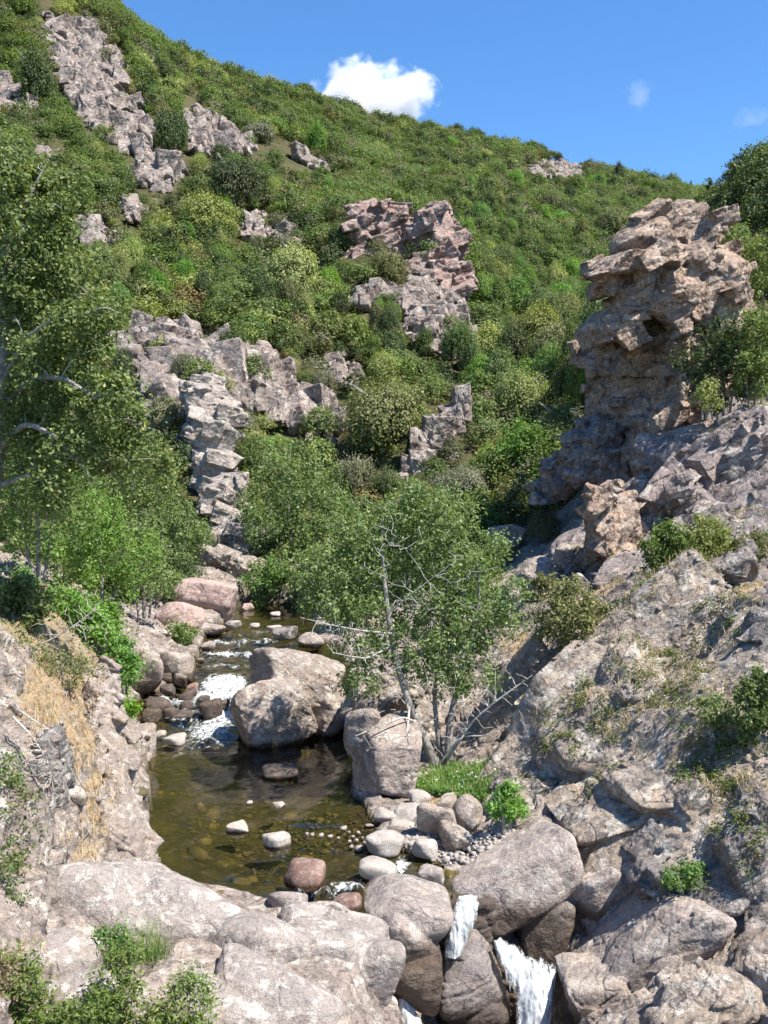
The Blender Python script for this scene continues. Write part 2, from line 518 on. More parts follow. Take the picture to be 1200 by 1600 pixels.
# ---- fine relief of the sheet
P = np.stack((TX, TY, TZ), -1).reshape(-1, 3)
shape = TX.shape
gy, gx = np.gradient(TZ, axis=0), np.gradient(TZ, axis=1)
dys = np.gradient(TY, axis=0); dxs = np.gradient(TX, axis=1)
sx = gx / dxs
sy = (gy - sx * np.gradient(TX, axis=0)) / dys
sx = np.clip(sx, -2, 2); sy = np.clip(sy, -2, 2)
NRM = np.stack((-sx, -sy, np.ones_like(sx)), -1); NRM /= np.linalg.norm(NRM, axis=-1, keepdims=True)
NRM = NRM.reshape(-1, 3)
yy = P[:, 1]; sdist = TSD.ravel()
ppx, ppy = proj(P)
SMOOTH = blob(ppx, ppy, [(330,1500,280,110),(520,1530,160,120),(150,1420,140,90),(740,1360,90,60)])
SOILPX = [(100,1100,80,110),(60,960,80,55),(170,1250,40,70),(1080,1020,90,70,.9),(1130,930,90,50,.8),(960,940,120,45,.8),(820,1010,60,30,.6),(900,1250,20,10,.5),
                       (1010,1085,60,50,.8),(700,1245,70,35,.9),(1150,1290,60,30,.6),(130,1330,40,40,.5)]
SOIL = blob(ppx, ppy, SOILPX)
near = (yy < 84)
off = np.zeros(len(P))
idx = np.where(near)[0]
Q = P[idx]
R1 = rotm(20, -42, 15)
b1 = blocky(Q, (4.2, 2.4, 1.0), R1, 11)
b2 = blocky(Q, (1.5, .9, .36), R1, 23)
b3 = blocky(Q, (.5, .35, .15), R1, 31)
st = strata(Q, .42, R1, 71)
f1_ = fbm(Q * .55, 6, 3)
f2_ = fbm(Q * 3.2, 4, 9)
rough = 1 - SMOOTH[idx]
soil = SOIL[idx]
amp = sstep(0.0, 1.3, -sdist[idx])            # no relief under water or at its very edge
o1 = (.32 * b1 + .11 * b2 + .04 * b3 + .14 * st) * (rough * (1 - .75 * soil)) + .10 * f1_ + .035 * f2_ * (1 + soil)
LOW = blob(ppx[idx], ppy[idx], [(810,1385,100,75),(940,1360,90,75),(965,1500,110,100),(1100,1575,120,60),(650,1450,60,80),(735,1540,70,90)])
o1 = o1 * (1 - .7 * LOW)
off[idx] = -.40 * LOW * amp + o1 * (.06 + .94 * amp) * (1 - sstep(62, 84, Q[:, 1]) * .5)
idx = np.where(~near)[0]
Q = P[idx]
off[idx] = 1.1 * fbm(Q * .06, 4, 41) + .35 * fbm(Q * .4, 3, 47) - .5
P2 = P + NRM * off[:, None]
# keep water-side ground under/over the water line sensible
wv = wlev(P2[:, 1])
ins = sdist > 0.05
P2[ins, 2] = np.minimum(P2[ins, 2], wv[ins] - .05)
nr, nc = shape
ii, jj = np.meshgrid(np.arange(nr - 1), np.arange(nc - 1), indexing='ij')
a = (ii * nc + jj).ravel()
quads = np.stack((a, a + 1, a + nc + 1, a + nc), 1)
FAR = sstep(58, 80, P2[:, 1])
me = mesh('ground', P2, quads, True, {'soil': np.clip(SOIL * 1.2 + FAR * 0, 0, 1), 'bed': sstep(-.12, .1, sdist), 'far': FAR, 'smooth': SMOOTH})

# ground material
t = NT('ground')
pos, rc, nrm = rock_nodes(t, 1.0, GREY1, GREY2, WARM, PALE, .65, .5)
at = lambda n: t.n('Attribute', _attribute_name=n).outputs['Fac']
sn = t.noise(pos, 2.2, 8, .7)
dry = t.mix(t.ramp(t.noise(pos, 3.1, 6, .65), .4, .6), (.36, .25, .145), (.32, .265, .185))
dry = t.mix(t.ramp(t.noise(pos, 9, 5, .7), .5, .66), dry, (.17, .12, .07))
soilf = t.ramp(t.math('ADD', at('soil'), t.math('MULTIPLY', t.math('SUBTRACT', sn, .5), .9)), .42, .6)
c = t.mix(soilf, rc, dry)
farc = t.mix(t.ramp(t.noise(pos, .12, 5, .65), .4, .6), (.055, .062, .022), (.105, .09, .045))
farf = t.ramp(t.math('ADD', at('far'), t.math('MULTIPLY', t.math('SUBTRACT', t.noise(pos, .5, 5), .5), .6)), .35, .6)
c = t.mix(farf, c, farc)
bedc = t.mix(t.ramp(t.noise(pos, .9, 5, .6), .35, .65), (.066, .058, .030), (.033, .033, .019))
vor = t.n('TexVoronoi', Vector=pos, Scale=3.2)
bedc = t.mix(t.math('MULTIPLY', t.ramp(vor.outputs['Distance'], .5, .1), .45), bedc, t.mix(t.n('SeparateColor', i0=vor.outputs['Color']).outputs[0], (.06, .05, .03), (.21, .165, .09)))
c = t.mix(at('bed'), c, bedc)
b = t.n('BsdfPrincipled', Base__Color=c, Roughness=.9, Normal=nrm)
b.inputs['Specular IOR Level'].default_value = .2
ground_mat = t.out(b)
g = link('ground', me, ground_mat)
g['kind'] = 'structure'

# ------------------------------------------------------------------ water
def strip(name, V, nr, nc, attrs=None):
    ii, jj = np.meshgrid(np.arange(nr - 1), np.arange(nc - 1), indexing='ij')
    a = (ii * nc + jj).ravel()
    return mesh(name, V, np.stack((a, a + 1, a + nc + 1, a + nc), 1), True, attrs)

def water_mat():
    t = NT('water')
    pos = t.n('NewGeometry').outputs['Position']
    foam = t.n('Attribute', _attribute_name='foam').outputs['Fac']
    rip = t.n('Attribute', _attribute_name='ripple').outputs['Fac']
    mp = t.n('Mapping', Vector=pos); mp.inputs['Scale'].default_value = (1.0, .55, 1.0)
    h = t.math('ADD', t.math('MULTIPLY', t.noise(mp.outputs[0], 3.0, 3), .7), t.math('MULTIPLY', t.noise(mp.outputs[0], 9.0, 3), .3))
    bp = t.n('Bump', Distance=.06, Height=h); t.set(bp.inputs['Strength'], t.math('ADD', .10, t.math('MULTIPLY', rip, .7)))
    fr = t.n('Fresnel', IOR=1.33, Normal=bp.outputs[0])
    tr = t.n('BsdfTransparent', Color=(.80, .76, .52))
    gl = t.n('BsdfGlossy', Roughness=.04, Normal=bp.outputs[0], Color=(1, 1, 1))
    m1 = t.n('MixShader', i0=fr.outputs[0]); t.set(m1.inputs[1], tr); t.set(m1.inputs[2], gl)
    fn = t.noise(mp.outputs[0], 4.2, 8, .74, 1.2)
    foam = t.math('MINIMUM', foam, .80)
    ff = t.math('MULTIPLY', t.ramp(t.math('ADD', foam, t.math('MULTIPLY', t.math('SUBTRACT', fn, .5), 2.4)), .40, .95), .93)
    bf = t.n('Bump', Strength=.8, Distance=.12, Height=t.noise(pos, 7, 6, .7))
    df = t.n('BsdfPrincipled', Base__Color=t.mix(t.ramp(t.noise(mp.outputs[0], 7.0, 6, .7), .38, .6), (.42, .47, .48), (.88, .90, .92)), Roughness=.5, Normal=bf.outputs[0])
    m2 = t.n('MixShader'); t.set(m2.inputs[0], ff); t.set(m2.inputs[1], m1); t.set(m2.inputs[2], df)
    return t.out(m2)
WATER = water_mat()

wy = np.arange(21.5, 73, .085); ws = np.arange(-15.5, 4.5, .085)
WYg, WXg = np.meshgrid(wy, ws, indexing='ij')
wz = wlev(WYg)
wp = np.stack((WXg, WYg, wz), -1).reshape(-1, 3)
qx, qy = proj(wp)
foam = blob(qx, qy, [(350,1076,38,20,1.35),(318,1092,34,16,1.1),(350,1112,36,28,1.1),(330,1142,48,28,.8),(285,1100,40,12,.8),(250,1095,26,8,.75),(285,1118,40,10,.7),(375,1070,14,16,.9),(300,1158,70,25,.42),
  (350,1022,40,5,.8),(390,1025,40,6,.62),(345,1040,45,4,.6),(400,1003,40,5,.75),(352,1001,40,4,.6),(420,985,30,4,.55),(360,990,30,3,.5),(400,1040,30,5,.5),(330,1030,60,20,.33),
  (545,1388,32,9,.85),(500,1402,60,10,.5),(628,1352,14,14,.9),(620,1385,20,8,.6),(720,1410,26,16,.8),(480,1420,80,8,.4),(735,1390,20,10,.55)])
rip = np.clip(blob(qx, qy, [(330,1090,120,70),(380,1010,140,45),(620,1370,120,40),(520,1400,90,30)]) + .16, 0, 1)
nz = fbm(np.column_stack((wp[:, 0] * 1.3, wp[:, 1] * .8, np.zeros(len(wp)))), 4, 63)
wp[:, 2] += (.012 + .10 * rip ** 2 + .10 * np.clip(foam, 0, 1)) * nz + .10 * np.clip(foam - .3, 0, 1)
lip = np.clip(24.75 - wp[:, 1], 0, 2) * sstep(675, 700, qx)
wp[:, 2] -= 1.6 * lip ** 1.4
foam = np.maximum(foam, .62 * sstep(.05, .5, lip))
me = strip('river', wp, len(wy), len(ws), {'foam': foam, 'ripple': rip})
# keep the sheet only round the river
sdw = poly_sd(wp[:, :2], RIVER)
bm = bmesh.new(); bm.from_mesh(me); bm.verts.ensure_lookup_table()
kill = [bm.verts[i] for i in np.where(((sdw < -1.1) & (lip < .01)) | ((wp[:, 1] < 24.3) & (sdw < -.4) & (lip < .01)) | (wp[:, 1] < 23.5) & (qx > 660) | (sdw < -2.0) | (lip > .01) & ((qx < 685) | (qx > 765)))[0]]
bmesh.ops.delete(bm, geom=kill, context='VERTS'); bm.to_mesh(me); bm.free()
o = link('river_water', me, WATER); o['kind'] = 'structure'

def fall_mat():
    t = NT('white_water')
    pos = t.n('NewGeometry').outputs['Position']
    mp = t.n('Mapping', Vector=pos); mp.inputs['Scale'].default_value = (6.0, 2.0, .8)
    n = t.noise(mp.outputs[0], 2.2, 8, .70, .5)
    n2 = t.noise(pos, 16, 5, .7)
    e = t.n('Attribute', _attribute_name='core').outputs['Fac']
    k = t.math('ADD', t.math('MULTIPLY', n, .75), t.math('MULTIPLY', n2, .25))
    ff = t.math('MULTIPLY', t.ramp(t.math('ADD', e, t.math('MULTIPLY', t.math('SUBTRACT', k, .5), 2.8)), .26, .9), .95)
    bp = t.n('Bump', Strength=.6, Distance=.05, Height=k)
    col = t.mix(t.ramp(k, .38, .60), (.34, .39, .41), (.80, .83, .85))
    df = t.n('BsdfPrincipled', Base__Color=col, Roughness=.45, Normal=bp.outputs[0])
    tl = t.n('BsdfTranslucent', Color=(.8, .85, .88))
    mm = t.n('MixShader', i0=.25); t.set(mm.inputs[1], df); t.set(mm.inputs[2], tl)
    tr = t.n('BsdfTransparent', Color=(.86, .82, .7))
    ms = t.n('MixShader'); t.set(ms.inputs[0], ff); t.set(ms.inputs[1], tr); t.set(ms.inputs[2], mm)
    return t.out(ms)
FALL = fall_mat()

def fall(name, L, R, seed):
    """L, R: (px, py, d) down the left and right edge; a bulging sheet between them, closed behind"""
    n, m = 70, 34
    def res(E):
        E = np.array(E, float); s = np.linspace(0, len(E) - 1, n)
        return np.stack([np.interp(s, np.arange(len(E)), E[:, k]) for k in range(3)], 1)
    l, r = res(L), res(R)
    a = np.stack([W(*x) for x in l]); b = np.stack([W(*x) for x in r])
    u = np.linspace(0, 1, m)
    V = a[:, None] * (1 - u)[None, :, None] + b[:, None] * u[None, :, None]
    bul = np.sin(np.pi * u) ** .6
    V[..., 1] -= bul[None] * .22
    V[..., 2] += bul[None] * .05
    f = V.reshape(-1, 3)
    V[..., 1] -= (.07 * fbm(f * (4.5, 1, 1.1), 5, seed, .6)).reshape(n, m)
    V[..., 0] += (.05 * fbm(f * (2.5, 1, 1.0), 4, seed + 9)).reshape(n, m)
    core = np.clip((np.sin(np.pi * u) ** .8)[None] * 1.2 * np.ones((n, 1)), 0, 1.0)
    o = link(name, strip(name, V.reshape(-1, 3), n, m, {'core': core.ravel()}), FALL)
    o['kind'] = 'structure'
fall('waterfall', [(712,1397,23.6),(706,1412,23.15),(700,1440,22.9),(692,1465,22.8),(686,1492,22.75)], [(748,1397,23.6),(750,1412,23.2),(746,1436,22.95),(736,1458,22.85),(722,1492,22.75)], 5)
fall('waterfall', [(768,1466,23.2),(782,1512,22.7),(800,1565,22.3),(804,1610,22.0),(804,1650,21.8)], [(784,1464,23.3),(826,1490,23.0),(876,1506,22.7),(872,1560,22.2),(856,1650,21.9)], 6)
fall('waterfall', [(610,1520,22.4),(618,1555,22.0),(626,1600,21.7),(630,1640,21.5)], [(622,1526,22.4),(645,1560,22.0),(668,1600,21.7),(680,1640,21.5)], 7)

# ------------------------------------------------------------------ rocks
_ICO = {}
def ico(level):
    if level not in _ICO:
        bm = bmesh.new(); bmesh.ops.create_icosphere(bm, subdivisions=level, radius=1.0)
        v = np.array([x.co[:] for x in bm.verts]); f = np.array([[x.index for x in q.verts] for q in bm.faces])
        bm.free(); v /= np.linalg.norm(v, axis=1)[:, None]
        _ICO[level] = (v, f)
    return _ICO[level]

def poly_ball(level, seed, nplanes=11, p=11, box=.55, jit=.28):
    """unit ball cut by rounded planes: a facetted boulder filling about -1..1"""
    v, f = ico(level)
    rs = np.random.RandomState(seed)
    N = rs.normal(size=(nplanes, 3)); N /= np.linalg.norm(N, axis=1)[:, None]
    T = 1 - jit * rs.rand(nplanes)
    ax = np.concatenate((np.eye(3), -np.eye(3)))
    ax = ax + rs.normal(size=ax.shape) * .16; ax /= np.linalg.norm(ax, axis=1)[:, None]
    N = np.concatenate((N, ax)); T = np.concatenate((T, np.full(6, .9 + .1 * (1 - box))))
    k = np.maximum(v @ N.T, 0) / T[None]
    r = ((k ** p).sum(1)) ** (-1.0 / p)
    V = v * r[:, None]
    V /= np.abs(V).max(0)[None]
    return V, f

def block(px, py, w, h, d, depth=None, roll=0, seed=1, p=11, level=5, yaw=None, pitch=0, nplanes=11, box=.55, jit=.28):
    """facetted block centred on a pixel at distance d; w, h in photo pixels, depth in metres"""
    V, f = poly_ball(level, seed, nplanes, p, box, jit)
    a, c = w * d / F / 2, h * d / F / 2
    b = (depth / 2) if depth else .9 * min(a, c) * 1.2
    R = rotm(pitch, 0, 0) @ rotm(0, roll, 0)
    if yaw is not None: R = rotm(0, 0, yaw) @ R
    return (V * (a, b, c)) @ R.T + W(px, py, d), f

def sblock(px, py, w, h, d, depth=None, roll=0, seed=1, p=0, level=5, yaw=None, pitch=0, **k):
    """as block(), with the sharp outline of a joint block, its faces cut finely enough to carry relief"""
    v, f = shard(np.random.RandomState(seed), .30)
    a, c = w * d / F / 2, h * d / F / 2
    b = (depth / 2) if depth else a
    R = rotm(pitch, 0, 0) @ rotm(0, roll, 0)
    if yaw is not None: R = rotm(0, 0, yaw) @ R
    return (v * (a, b, c)) @ R.T + W(px, py, d), f

def relief(V, N, size, amp, seed, joint=None, R=None, crack=.22, fine=1.0, lump=1.0):
    o = np.zeros(len(V))
    if joint:
        o += amp * joint * blocky(V, np.array((1.7, 1.3, .65)) * size * .45, R, seed, crack)
        o += amp * joint * .45 * blocky(V, np.array((1.6, 1.2, .6)) * size * .18, R, seed + 5, crack)
        o += amp * joint * .18 * blocky(V, np.array((1.6, 1.2, .6)) * size * .07, R, seed + 9, crack)
        o += amp * joint * .55 * strata(V, size * .09, R, seed + 11)
    o += amp * .8 * lump * fbm(V / size * 2.2, 4, seed + 2, .5)
    o += amp * .16 * fine * fbm(V / size * 11, 4, seed + 3, .6)
    return V + N * o[:, None]

def union(parts, voxel, keep=True):
    vs, fs, n = [], [], 0
    for v, f in parts:
        vs.append(v); fs.append(f + n); n += len(v)
    me = mesh('tmp', np.concatenate(vs), np.concatenate(fs))
    o = bpy.data.objects.new('tmp', me); COL.objects.link(o)
    md = o.modifiers.new('r', 'REMESH'); md.mode = 'VOXEL'; md.voxel_size = voxel; md.adaptivity = 0
    dg = bpy.context.evaluated_depsgraph_get(); dg.update()
    me2 = bpy.data.meshes.new_from_object(o.evaluated_get(dg))
    if keep:                   # only the main piece
        ed = np.empty(len(me2.edges) * 2, np.int32); me2.edges.foreach_get('vertices', ed); ed = ed.reshape(-1, 2)
        lb = np.arange(len(me2.vertices))
        while True:
            m = np.minimum(lb[ed[:, 0]], lb[ed[:, 1]]); l2 = lb.copy()
            np.minimum.at(l2, ed[:, 0], m); np.minimum.at(l2, ed[:, 1], m); l2 = l2[l2]
            if (l2 == lb).all(): break
            lb = l2
        big = np.bincount(lb).argmax(); bad = np.where(lb != big)[0]
        if len(bad):
            bm = bmesh.new(); bm.from_mesh(me2); bm.verts.ensure_lookup_table()
            bmesh.ops.delete(bm, geom=[bm.verts[i] for i in bad], context='VERTS'); bm.to_mesh(me2); bm.free()
    bpy.data.objects.remove(o); bpy.data.meshes.remove(me)
    return me2

def soften(me, it):
    """laplacian smoothing of a remeshed union"""
    V = coords(me); e = np.empty(len(me.edges) * 2, np.int32); me.edges.foreach_get('vertices', e); e = e.reshape(-1, 2)
    for _ in range(it):
        s = np.zeros_like(V); c = np.zeros(len(V))
        for q in range(3):
            s[:, q] = np.bincount(e[:, 0], V[e[:, 1], q], len(V)) + np.bincount(e[:, 1], V[e[:, 0], q], len(V))
        c = np.bincount(e[:, 0], minlength=len(V)) + np.bincount(e[:, 1], minlength=len(V))
        V = .5 * V + .5 * s / np.maximum(c, 1)[:, None]
    me.vertices.foreach_set('co', V.astype(np.float32).ravel()); me.update()

def settle(me):
    """move the origin to the base centre, return it"""
    V = coords(me); b = np.array(((V[:, 0].min() + V[:, 0].max()) / 2, (V[:, 1].min() + V[:, 1].max()) / 2, V[:, 2].min()))
    me.vertices.foreach_set('co', (V - b).astype(np.float32).ravel()); me.update()
    me.polygons.foreach_set('use_smooth', np.ones(len(me.polygons), bool))
    return b

_CF = np.array([(0,1,3),(0,3,2),(4,6,7),(4,7,5),(0,4,5),(0,5,1),(2,3,7),(2,7,6),(0,2,6),(0,6,4),(1,5,7),(1,7,3)])
def shard(rs, jit=.34):
    """angular joint block: a skewed box with a sharp outline, filling about -1..1"""
    v = np.array([(x, y, z) for x in (-1, 1) for y in (-1, 1) for z in (-1, 1)], float)
    v += rs.normal(size=(8, 3)) * jit * .5
    v[rs.randint(8)] *= .5
    return v / np.abs(v).max(0), _CF

def crust(parts, n, smin, smax, seed, R=None, p=28, front=True, out=.30, asp=(1.3, 1.05, .85)):
    """joint blocks lodged in the surface of the parts, all turned the same way"""
    rs = np.random.RandomState(seed)
    R = np.eye(3) if R is None else R
    C, Nn = [], []
    for v, f in parts:
        tri = v[f]; nn = np.cross(tri[:, 1] - tri[:, 0], tri[:, 2] - tri[:, 0]); ar = np.linalg.norm(nn, axis=1)
        C.append(tri.mean(1)); Nn.append(nn)
    C = np.concatenate(C); Nn = np.concatenate(Nn); ar = np.linalg.norm(Nn, axis=1); Nn = Nn / (ar[:, None] + 1e-12)
    w = ar * (np.where(Nn[:, 1] > .45, 0, 1) if front else 1); w = w / w.sum()
    cen = np.mean([v.mean(0) for v, f in parts], axis=0)
    out_ = []
    for k in rs.choice(len(C), n, p=w):
        sz = smin * (smax / smin) ** (rs.rand() ** 1.5)
        v, f = shard(rs) if rs.rand() < .75 else poly_ball(3, int(rs.randint(1e6)), 5, p, 0, .25)
        a = np.array(asp) * sz * .92 * (.7 + .6 * rs.rand(3)) * .5
        J = R @ rotm(*(rs.normal(size=3) * 9))
        out_.append(((v * a) @ J.T + C[k] - Nn[k] * sz * (.5 - out) * .8, f))
    return out_

ROCKN = [100]
def rock(name, label, cat, mat, blocks, amp=.035, joint=None, voxel=None, R=None, soft=2, group=None, crack=.22, fine=1.0, lump=1.0, size=None, cr=None, cr2=None):
    ROCKN[0] += 7; seed = ROCKN[0]
    core = list(blocks)
    if cr: blocks = core + crust(core, cr[0], cr[1], cr[2], seed, R, out=cr[3] if len(cr) > 3 else .3)
    if cr2: blocks = blocks + crust(core, cr2[0], cr2[1], cr2[2], seed + 1, R, out=cr2[3] if len(cr2) > 3 else .3)
    if len(blocks) == 1:
        V, f = blocks[0]; me = mesh(name, V, f)
    else:
        ext = np.concatenate([b[0] for b in blocks]); ex = ext.max(0) - ext.min(0)
        me = union(blocks, voxel or max(ex) / 150)
        me.name = name
        soften(me, soft)
        V = coords(me)
    ex = V.max(0) - V.min(0); sz = size or float(np.sort(ex)[1])
    V2 = relief(V, normals(me).astype(float), sz, amp * sz, seed, joint, R, crack, fine, lump)
    me.vertices.foreach_set('co', V2.astype(np.float32).ravel()); me.update()
    b = settle(me)
    o = link(name, me, mat, loc=b)
    return tag(o, label, cat, group)

M_BOULD = rock_mat('granite_boulder', 1.3, (.40, .325, .285), (.33, .275, .24), (.45, .33, .25), (.60, .545, .48), .65, .45, .6, wet=(.12, .10), facet=0.45)
M_UPB = rock_mat('granite_boulder_upstream', 1.3, (.40, .325, .285), (.33, .275, .24), (.45, .33, .25), (.60, .545, .48), .6, .45, .5, wet=(1.15, .10), facet=0.4)
M_PINK = rock_mat('pink_granite', 1.1, (.54, .38, .335), (.47, .335, .295), (.53, .41, .345), (.62, .52, .47), .45, .3, .4, facet=0.45)
M_PALE = rock_mat('pale_river_stone', 2.2, (.47, .415, .37), (.39, .35, .32), (.47, .37, .29), (.60, .565, .52), .5, .2, .0, wet=(.03, .035), facet=0.12)
M_WET = rock_mat('wet_stone', 2.2, (.135, .10, .085), (.09, .075, .065), (.17, .10, .07), (.24, .2, .17), .4, .6, .0, facet=0.25)
M_RED = rock_mat('red_brown_stone', 2.0, (.30, .17, .135), (.23, .14, .115), (.36, .24, .19), (.46, .38, .33), .45, .4, .0, wet=(.10, .07), facet=0.15)
M_SLAB = rock_mat('water_worn_slab', .9, (.45, .375, .335), (.375, .32, .295), (.45, .35, .285), (.57, .52, .47), .5, .35, .6, wet=(-.55, .35), facet=0.4)
M_BANK = rock_mat('bank_rock', 1.0, (.405, .33, .27), (.31, .262, .225), (.43, .325, .245), (.58, .54, .485), .6, .55, .9)
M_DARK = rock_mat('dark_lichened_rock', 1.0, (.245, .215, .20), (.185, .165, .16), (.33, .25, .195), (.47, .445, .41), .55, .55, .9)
M_TAN = rock_mat('ochre_crag_rock', .75, (.42, .30, .23), (.33, .255, .215), (.50, .33, .20), (.58, .50, .42), .45, .5, 1.0, facet=1.1)
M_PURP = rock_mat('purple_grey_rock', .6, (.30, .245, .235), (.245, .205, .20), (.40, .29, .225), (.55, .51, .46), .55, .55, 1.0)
M_HILL = rock_mat('hill_rock', .30, (.37, .30, .27), (.28, .235, .215), (.44, .31, .235), (.54, .49, .43), .55, .5, .9)
M_HILLR = rock_mat('red_hill_rock', .34, (.40, .275, .24), (.33, .245, .22), (.47, .27, .20), (.54, .47, .42), .45, .5, .9)

def ground_rock(label, px, base, w, h, z, mat, seed, dr=1.0, roll=0, amp=.035, joint=None, cat='boulder', name='boulder', group=None, p=11, level=5, sink=.12, box=.5, jit=.28, fine=1.0):
    """single boulder: pixel column, base row, size in pixels, height of what it stands on"""
    d0 = float(dep(base, z)); wm, hm = w * d0 / F, h * d0 / F
    d = d0 + .32 * wm * dr
    hh = h * (1 + sink)
    return rock(name, label, cat, mat, [block(px, base - h * .5 + h * sink * .5, w, hh, d, wm * dr, roll, seed, p, level, box=box, jit=jit)], amp, joint, group=group, fine=fine)

# --- stones standing in the pool
PG = 'stones standing in the pool'
S = lambda *a, **k: ground_rock(*a, **{**dict(cat='stone', name='river_stone', level=4), **k})
S('low dark wet stone alone in the pool below the big cracked boulder', 438, 1216, 62, 20, 0, M_WET, 3, group=PG, fine=2)
S('flat pale stone in the brown pool, left of the pointed white one', 372, 1300, 38, 16, 0, M_PALE, 4, group=PG, fine=2)
S('white stone with a pointed right end, low in the pool', 432, 1325, 48, 25, 0, M_PALE, 5, group=PG, fine=2)
S('small flat pale stone beside a pebble in the upper pool', 437, 1262, 23, 9, 0, M_PALE, 6, group=PG)
S('tiny pale pebble poking out of the middle of the pool', 390, 1258, 10, 7, 0, M_PALE, 7, group=PG, level=3)
S('reddish brown rounded boulder at the pool outlet', 479, 1388, 74, 46, 0, M_RED, 8, group='stones at the pool outlet', dr=.8)
S('grey squared stone with a pale skirt against the rim rock', 449, 1432, 66, 46, .02, M_SLAB, 9, group='stones at the pool outlet', dr=.7, p=9)
S('white topped stone with wet purple sides in the outlet channel', 542, 1427, 50, 32, 0, M_RED, 10, group='stones at the pool outlet')
S('large smooth white boulder on the pebble spit', 600, 1336, 68, 42, .02, M_PALE, 11, group='stones at the pool outlet', dr=.8)
S('white rounded stone wedged under the grey boulder', 664, 1340, 44, 30, .1, M_PALE, 12, group='stones at the pool outlet')
S('long pinkish stone just above the flat slab', 591, 1378, 62, 38, .02, M_PALE, 13, group='stones at the pool outlet')
S('grey pink wet stone beside the small outlet chute', 676, 1381, 46, 32, 0, M_SLAB, 14, group='stones at the pool outlet')
S('pale rounded stone by the tree shaded rock foot', 602, 1288, 38, 24, .08, M_PALE, 15, group='stones at the pool outlet')
S('flat pale pink stone in front of the tree', 641, 1287, 54, 30, .12, M_PALE, 16, group='stones at the pool outlet')
S('thin tan stone lying against the grey boulder', 627, 1299, 46, 18, .12, M_PALE, 17, group='stones at the pool outlet')
S('grey speckled boulder with flat facets on the gravel spit', 686, 1311, 74, 62, .22, M_BOULD, 18, group='stones at the pool outlet', level=5, dr=.8, p=14)
S('brownish boulder leaning on the grey speckled boulder', 714, 1326, 58, 40, .2, M_BANK, 19, group='stones at the pool outlet', level=5)
S('tall grey boulder at the edge of the green grass', 730, 1298, 50, 56, .35, M_BOULD, 20, group='stones at the pool outlet', level=5, roll=20)
S('grey block just left of the tall grey boulder', 698, 1266, 34, 26, .45, M_BOULD, 21, group='stones at the pool outlet')
S('white angular stone at the foot of the tree', 655, 1260, 36, 25, .3, M_PALE, 22, group='stones at the pool outlet', p=16)
rs = np.random.RandomState(5)
peb = [(480,1306,8,6),(488,1307,8,6),(502,1309,9,7),(516,1311,9,8),(529,1312,6,5),(536,1298,13,8),(577,1293,15,7),(546,1318,7,6),(552,1310,6,5),(560,1304,7,6),(549,1327,8,7),(560,1330,14,10),(557,1316,7,6),(566,1312,6,5),(570,1320,7,5),(545,1303,6,5),(753,1318,12,8),(770,1320,11,9),(712,1341,10,8),(697,1347,13,9),(742,1328,9,7)]
for i, (a, b, w, h) in enumerate(peb):
    S('small white pebble in the shallows beside the white boulder' if a < 600 else 'small pale cobble on the gravel at the outlet bank', a, b, w, h, .0 if a < 600 else .2, M_PALE, 200 + i, level=3, name='pebble', cat='pebble', group='white pebbles at the pool outlet')

# --- upstream stones and boulders
UG = 'stones along the upper reach'
def wz(px, py): return float(wlev(on_water(px, py)[1]))
S('grey boulder of the cascade, beside the red one', 282, 1073, 26, 20, .75, M_UPB, 31, group=UG)
S('small red stone at the top of the cascade', 301, 1086, 20, 20, .62, M_RED, 32, group=UG)
S('brown rounded stone in the cascade under the red one', 290, 1098, 28, 20, .5, M_WET, 33, group=UG)
S('grey brown stone half drowned in the middle of the cascade', 290, 1108, 24, 14, .35, M_WET, 34, group=UG)
S('dark wet stone topmost in the white water', 318, 1096, 22, 10, .6, M_WET, 35, group=UG)
S('largest brown stone parting the white water', 330, 1127, 38, 36, .2, M_WET, 36, group=UG)
S('dark brown stone at the right end of the cascade rocks', 350, 1107, 20, 16, .5, M_WET, 37, group=UG)
S('low brown stone at the foot of the cascade', 300, 1126, 52, 16, .12, M_WET, 38, group=UG)
S('purple grey stone left of the cascade foot', 238, 1130, 32, 27, .12, M_UPB, 39, group=UG)
S('dark wet stone left of the cascade', 250, 1112, 44, 22, .3, M_WET, 40, group=UG)
S('dark wet stone by the left cascade arm, lower', 268, 1124, 24, 18, .15, M_WET, 46, group=UG)
S('pinkish stone in the pool below the cascade', 274, 1166, 36, 19, 0, M_PALE, 41, group=UG)
S('small pale stone below the cascade, nearer the bank', 252, 1153, 17, 11, 0, M_PALE, 42, group=UG)
S('white stone touching the grey bank boulder', 226, 1152, 22, 11, .05, M_PALE, 43, group=UG)
S('tan stone under the large tan boulder', 262, 1068, 20, 18, .75, M_UPB, 44, group=UG)
S('brown stone behind the cascade rocks', 262, 1086, 26, 16, .6, M_WET, 45, group=UG)
BG = 'boulders on the left bank upstream'
B = lambda *a, **k: ground_rock(*a, **{**dict(group=BG, level=5), **k})
B('large pink boulder with a ridged top at the river bend', 320, 968, 100, 68, 1.35, M_PINK, 51, dr=.8, roll=14, p=13, joint=.25)
B('low pink boulder in front of the large pink one', 284, 988, 88, 50, 1.5, M_PINK, 52, dr=.8, p=10)
B('long flat pinkish slab at the water edge below the pink boulders', 328, 992, 58, 18, 1.15, M_UPB, 53, dr=.7)
B('pale flat stone in the stream right of the long slab', 364, 981, 26, 12, 1.2, M_PALE, 54, level=4)
B('pink round stone at the foot of the far bushes', 388, 953, 20, 11, 1.32, M_PINK, 55, level=4)
B('small pale stone farthest out in the still water', 430, 962, 16, 7, 1.3, M_PALE, 56, level=3)
B('small white stone in the stream above the riffles', 398, 980, 17, 7, 1.2, M_PALE, 57, level=3)
B('flat white stone left of the purple rock in mid stream', 428, 985, 26, 8, 1.2, M_PALE, 58, level=3)
